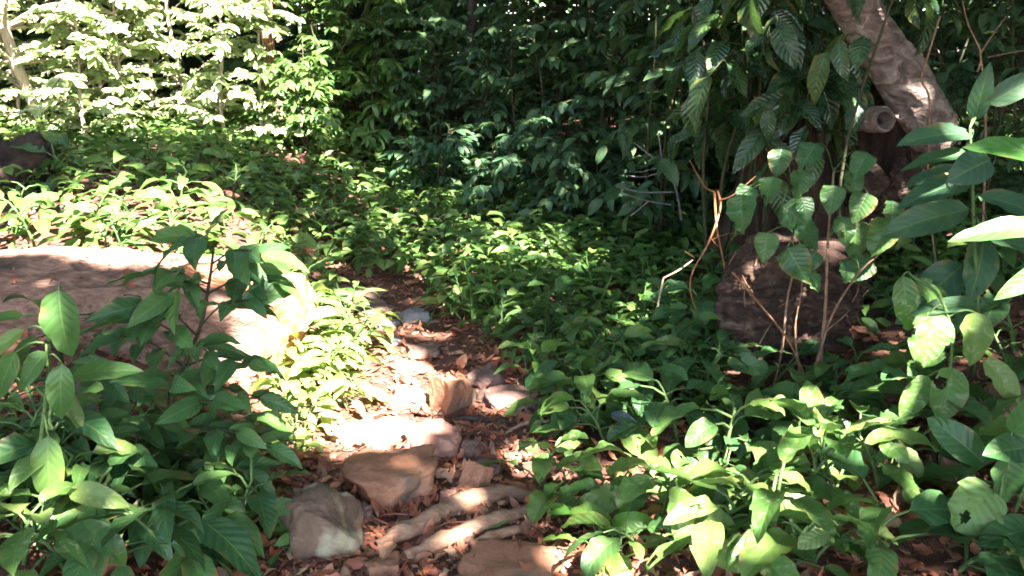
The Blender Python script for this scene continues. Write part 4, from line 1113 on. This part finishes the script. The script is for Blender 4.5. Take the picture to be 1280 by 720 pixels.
cand = []
tries = 0
while len(cand) < 2700 and tries < 60000:
    tries += 1
    y = rng.uniform(3.3, 9.6); 
    x = rng.uniform(-.62 * y, .62 * y)
    if not free(x, y, .03): continue
    if x > .25 + (y < 3.8) * .6 and y < 3.9: continue
    if x < path_l(y) and y < 5.2 and x > -1.6 and rng.random() < .5: continue
    if x < path_l(y) - .2 and y < 7.4 and rng.random() < (.985 if y < 6.6 else .86): continue
    pxx = 640 + FPX * x / depth((x, y, .1))
    if pxx > 800 and y < 6.2 and rng.random() < .65: continue
    if noise.noise(Vector((x * 1.3, y * 1.3, 9))) < -.33: continue
    if any((x - c[0]) ** 2 + (y - c[1]) ** 2 < .0068 * (y / 5) for c in cand): continue
    cand.append((x, y))
cand.sort(key=lambda c: c[1])
CG = 'herbs of the green carpet'
stuff = {0: MB(), 1: MB()}
n_ind = 0
for i, (x, y) in enumerate(cand):
    s_ = rng.uniform(.6, 1.45); a_ = rng.uniform(0, 6.28); z = hgt(x, y); v = int(rng.integers(10))
    if y < 6.6: pass
    if n_ind < 285:
        o = link('carpet_herb', var[v]); o.location = (x, y, z); o.rotation_euler = (rng.normal() * .12, rng.normal() * .12, a_); o.scale = (s_, s_, s_)
        tag(o, 'small leafy herb, one of the many in the green carpet along the path', 'plant', CG); n_ind += 1
    else:
        st, lf = herb_parts(2000 + i, h=.12 + .08 * rng.random(), nl=8, L=.12 * s_, ratio=.42, nu=4, nv=2, up=.6)
        g = stuff[v % 2]
        for k_ in range(len(lf.V)): g.add(lf.V[k_] + [x, y, z], lf.Q[k_] - lf.Q[k_].min(), lf.U[k_], lf.A[k_])
for k_, g in stuff.items():
    tag(g.build('ground_cover', M['herb_bright' if k_ else 'herb']), ['mass of dark green herbs covering the ground towards the shrubs', 'mass of light green herbs covering the ground towards the shrubs'][k_], 'ground cover', kind='stuff')

# --- leaf litter
lit = MB()
O, D, N, LL = [], [], [], []
for i in range(15000):
    y = 1.7 + 7.0 * rng.random() ** 1.7; x = rng.uniform(-.66 * y, .66 * y)
    inp = path_l(y) - .08 < x < path_r(y) + .08
    if not inp and rng.random() < .35: continue
    z = hgt(x, y)
    on = [(a, b, r) for a, b, r in ROCKS if (x - a) ** 2 + (y - b) ** 2 < (r * .66) ** 2]
    if on: continue
    a_ = rng.uniform(0, 6.28)
    O.append((x, y, z + .003 + .012 * rng.random())); D.append(frame_from(a_, rng.normal() * .12)); N.append(np.array((0, 0, 1)) + rng.normal(size=3) * .25)
    LL.append(.034 + .06 * rng.random() ** 1.6)
for i in range(14000):
    y = 1.7 + 5.0 * rng.random() ** 1.5; x = rng.uniform(-.6 * y, .6 * y)
    if not (path_l(y) - .15 < x < path_r(y) + .15) and rng.random() < .7: continue
    if any((x - a) ** 2 + (y - b) ** 2 < (r * .7) ** 2 for a, b, r in ROCKS): continue
    a_ = rng.uniform(0, 6.28)
    O.append((x, y, hgt(x, y) + .003 + .012 * rng.random())); D.append(frame_from(a_, rng.normal() * .15)); N.append(np.array((0, 0, 1)) + rng.normal(size=3) * .25)
    LL.append(.012 + .03 * rng.random())
for i in range(260):
    y = 1.9 + 4.5 * rng.random() ** 1.4; x = rng.uniform(path_l(y) - .2, path_r(y) + .3); a_ = rng.uniform(0, 6.28); l_ = .04 + .1 * rng.random()
    p_ = np.array((x, y, hgt(x, y) + .02)); d_ = frame_from(a_, rng.normal() * .1) * l_
    lit.tube([p_, p_ + d_ * .5 + rng.normal(size=3) * .006, p_ + d_], [.003, .0025, .001], 4, lv=rng.random() * .4)
for i in range(150):
    q_ = log_fn(rng.random() ** .7 * .97, rng.uniform(.10, .40)) + np.array(log.location)
    O.append(q_ + [0, 0, .006]); D.append(frame_from(rng.uniform(0, 6.28), rng.normal() * .15)); N.append(np.array((0, 0, 1)) + rng.normal(size=3) * .3); LL.append(.02 + .06 * rng.random() ** 2)
k = len(O); LL = np.array(LL)
lit.leaves(O, D, N, LL, LL * (.28 + .4 * rng.random(k)), droop=rng.normal(size=k) * .9, fold=rng.normal(size=k) * .45, nu=5, nv=3, wave=.1)
tag(lit.build('leaf_litter', M['litter']), 'dry red brown fallen leaves strewn over the path and soil', 'leaf litter', kind='stuff')

# --- far woods
fw = MB()
k = 60000
y = rng.uniform(10.8, 17.0, k); x = rng.uniform(-15, 15, k); z = np.interp(y, [10.8, 16, 20], [.3, .65, .65]) + 4.8 * rng.random(k) ** 1.1
dens = np.array([noise.noise(Vector((a * .55, b * .55, c * .8))) for a, b, c in zip(x, y, z)])
keep = (dens > -.12) | (rng.random(k) < .25) & (y > 12.5)
side = 26000
ys_ = rng.uniform(-7, 12, side); xs_ = rng.choice([-1, 1], side) * rng.uniform(9.0, 12.5, side); zs_ = .2 + 4.5 * rng.random(side)
bk = 26000
O = np.concatenate([np.stack([rng.uniform(-17, 17, bk), rng.uniform(16.0, 18.5, bk), .5 + 4.8 * rng.random(bk) ** 1.3], 1), np.stack([x, y, z], 1)[keep], np.stack([xs_, ys_, zs_], 1)]); k = len(O)
fw.leaves(O, nrm(rng.normal(size=(k, 3)) * [1, 1, .5]), np.array((0, -.3, 1)) + rng.normal(size=(k, 3)) * .5, .32, .15, nu=2, nv=2)
tag(fw.build('far_woods', M['dark']), 'dark mass of forest leaves far behind the shrubs', 'woods', kind='stuff')

# ------------------------------------------------------------------ canopy: unseen crowns overhead, gaps cut so sun beams land at chosen spots
BEAMS = []   # (point, radius, strength)
def beam(px, py, r, s=1.0, y=None): BEAMS.append((on_ground(px, py) + np.array((0, 0, .08)) if y is None else at_y(px, py, y), r, s))
# path
for a in [(400, 445, .22), (420, 490, .26), (450, 520, .24), (395, 530, .2), (478, 528, .15), (512, 492, .10), (562, 490, .09), (350, 440, .14), (500, 585, .05, .6), (590, 645, .04, .6), (430, 410, .14, .9), (365, 480, .2), (415, 545, .14), (380, 560, .08, .7), (440, 470, .2), (470, 500, .16), (445, 535, .14)]: beam(*a)
# left bank and log
for a in [(60, 300, .35), (120, 270, .35), (160, 310, .4), (230, 290, .4), (290, 290, .3), (210, 335, .3), (100, 330, .3), (300, 350, .2), (330, 375, .15)]: beam(*a)
for a in [(345, 440, .15, 1, 3.75), (320, 372, .1, 1, 3.85), (150, 342, .10, 1, 4.15), (70, 342, .08, 1, 4.2), (220, 346, .10, 1, 4.1), (290, 352, .08, 1, 4.0), (110, 350, .06, .8, 4.1), (185, 350, .06, .8, 4.05)]: beam(*a)
# sunlit trees
for px_ in range(-20, 391, 52):
    for py_ in (-120, -60, 0, 60, 120, 170): beam(px_, py_, .45, 1.0, 8.3)
# mid carpet
for a in [(690, 300, .16, 0.64), (770, 280, .15, 0.64), (730, 330, .12, 0.64), (610, 340, .14, 0.64), (560, 300, .18, 0.54), (650, 360, .1, 0.64), (480, 270, .2, 0.54), (600, 400, .1, 0.54), (800, 330, .1, 0.64), (520, 330, .15, 0.54), (440, 240, .25, 0.54), (570, 270, .2, 0.54), (640, 260, .2, 0.51), (500, 300, .2, 0.54), (560, 350, .12, 0.64), (660, 320, .15, 0.64), (720, 280, .15, 0.64), (760, 310, .12, 0.64), (620, 310, .15, 0.54), (400, 290, .2, 0.46), (690, 350, .12, 0.54), (420, 330, .15, 0.46), (540, 240, .25, 0.46)]: beam(*a)
# right foreground
for a in [(680, 590, .05, .95), (720, 620, .03, .95), (770, 610, .04, .95), (830, 590, .06, .95), (930, 620, .06, .7), (960, 590, .05, .7), (1005, 610, .05, .95), (1050, 590, .06, .75), (1120, 575, .05, .95), (1210, 640, .08, .75), (880, 640, .05, .7), (740, 700, .06, .95), (820, 710, .05, .7), (1010, 690, .05, .95), (740, 530, .04, .95), (1180, 560, .03, .95), (880, 700, .05, .7), (1060, 520, .03, .95), (950, 680, .05, .7)]: beam(*a)
for a in [(1160, 410, .04, 1, 2.6), (1215, 415, .03, .8, 2.6), (985, 280, .03, .8, 3.3), (1070, 305, .02, .8, 3.3), (940, 230, .03, 1, 3.65), (820, 380, .03, 1, 3.9), (1110, 60, .03, .3, 4.1)]: beam(*a)
# left foreground
for a in [(80, 450, .03, .5, 2.2), (50, 580, .05, .6, 2.2), (20, 640, .06, .6, 2.2), (100, 650, .03, .8, 2.15)]: beam(*a)

CT = [(-3.6, -2.2), (3.4, -1.6), (.4, -3.6), (-6.6, 2.2), (5.6, 2.6), (-8.5, 7.5), (8.2, 7.5), (-2.6, 13.5), (3.6, 13.2), (6.2, 11.0)]
CR = [MB() for _ in CT]
k = 46000
P = np.stack([rng.uniform(-9.5, 9.5, k), rng.uniform(-4.2, 13.5, k), rng.uniform(3.5, 5.6, k)], 1)
DC = nrm(rng.normal(size=(k, 3)) * [1, 1, .35]); keep = np.ones(k, bool)
for bp_, r_, s_ in BEAMS:
    d = P + DC * .17 - bp_; al = d @ S; pr = np.linalg.norm(d - al[:, None] * S, axis=1)
    ins = (al > 0) & (pr < r_ + (.13 if r_ > .1 else .08)) & ((rng.random(k) < s_) | False)
    keep &= ~ins
P = P[keep]; DC = DC[keep]
own = np.argmin(((P[:, None, :2] - np.array(CT)[None]) ** 2).sum(-1), 1)
for i, (cx_, cy_) in enumerate(CT):
    b = np.array((cx_, cy_, hgt(cx_, cy_)))
    t = thing('canopy_tree', 'tall forest tree whose crown shades the path from overhead', 'tree', b, 'canopy trees overhead')
    q = P[own == i]; n_ = len(q)
    mb = MB(); top = np.array((cx_, cy_, 5.2))
    mb.tube(poly([b - [0, 0, .1], b * .5 + top * .5 + [.1, .05, 0], top], 14), np.linspace(.2, .1, 14), 12)
    mb.build('trunk', M['bark'], t, origin=b)
    if n_:
        mb = MB(); mb.leaves(q, DC[own == i], np.array((0, 0, 1)) + rng.normal(size=(n_, 3)) * .35, .34 * (.7 + .6 * rng.random(n_)), .165, nu=3, nv=2)
        mb.build('crown', M['canopy'], t, origin=b)
for i_, (x_, y_, lb_) in enumerate([(3.0, 1.0, 'tall dense shrub added for shade, out of view at the right, nearest the viewer'), (3.5, 2.1, 'tall dense shrub added for shade just beyond the right edge of the view'), (2.7, -.5, 'tall dense shrub added for shade behind the viewer at the right')]):
    shrub('shrub', lb_, 'shrub', (x_, y_, hgt(x_, y_)), 2.7, .7, 'dark', 260 + i_, ns=5, nb=16, nl=10, L=.2, ratio=.5, low=.1, group='unseen shrubs added to cut skylight')  # unseen shrubs, added to keep skylight off the right side
# PLANTS_END

# ------------------------------------------------------------------ light, camera, render
w = bpy.data.worlds.new('World'); SC.world = w; w.use_nodes = True
nt = w.node_tree; bg = nt.nodes['Background']
sky = nt.nodes.new('ShaderNodeTexSky'); sky.sky_type = 'NISHITA'; sky.sun_disc = False
sky.sun_elevation = math.asin(S[2]); sky.sun_rotation = math.atan2(S[0], S[1])
nt.links.new(sky.outputs[0], bg.inputs['Color']); bg.inputs['Strength'].default_value = 0.085
sl = bpy.data.lights.new('sun', 'SUN'); sl.energy = 5.0; sl.angle = R(.9); sl.color = (1, .945, .86)
so = bpy.data.objects.new('sun', sl); COL.objects.link(so); so.location = [float(v) for v in S * 12]
so.rotation_mode = 'QUATERNION'; so.rotation_quaternion = Vector(S).to_track_quat('Z', 'Y')

cd = bpy.data.cameras.new('camera'); cam = bpy.data.objects.new('camera', cd); COL.objects.link(cam)
cam.location = (0, 0, CAMZ); cam.rotation_euler = (R(90) - PITCH, 0, 0)
cd.sensor_width = 36; cd.lens = 36 * FPX / 1280; cd.clip_end = 600; cd.clip_start = .05
SC.camera = cam
vs = SC.view_settings; vs.view_transform = 'Standard'; vs.look = 'None'; vs.gamma = 1; vs.exposure = 4.08
SC.cycles.max_bounces = 8; SC.cycles.diffuse_bounces = 5; SC.cycles.transmission_bounces = 6; SC.cycles.glossy_bounces = 3
SC.cycles.use_denoising = True
SC.cycles.filter_width = 1.8
SC.cycles.sample_clamp_indirect = 6
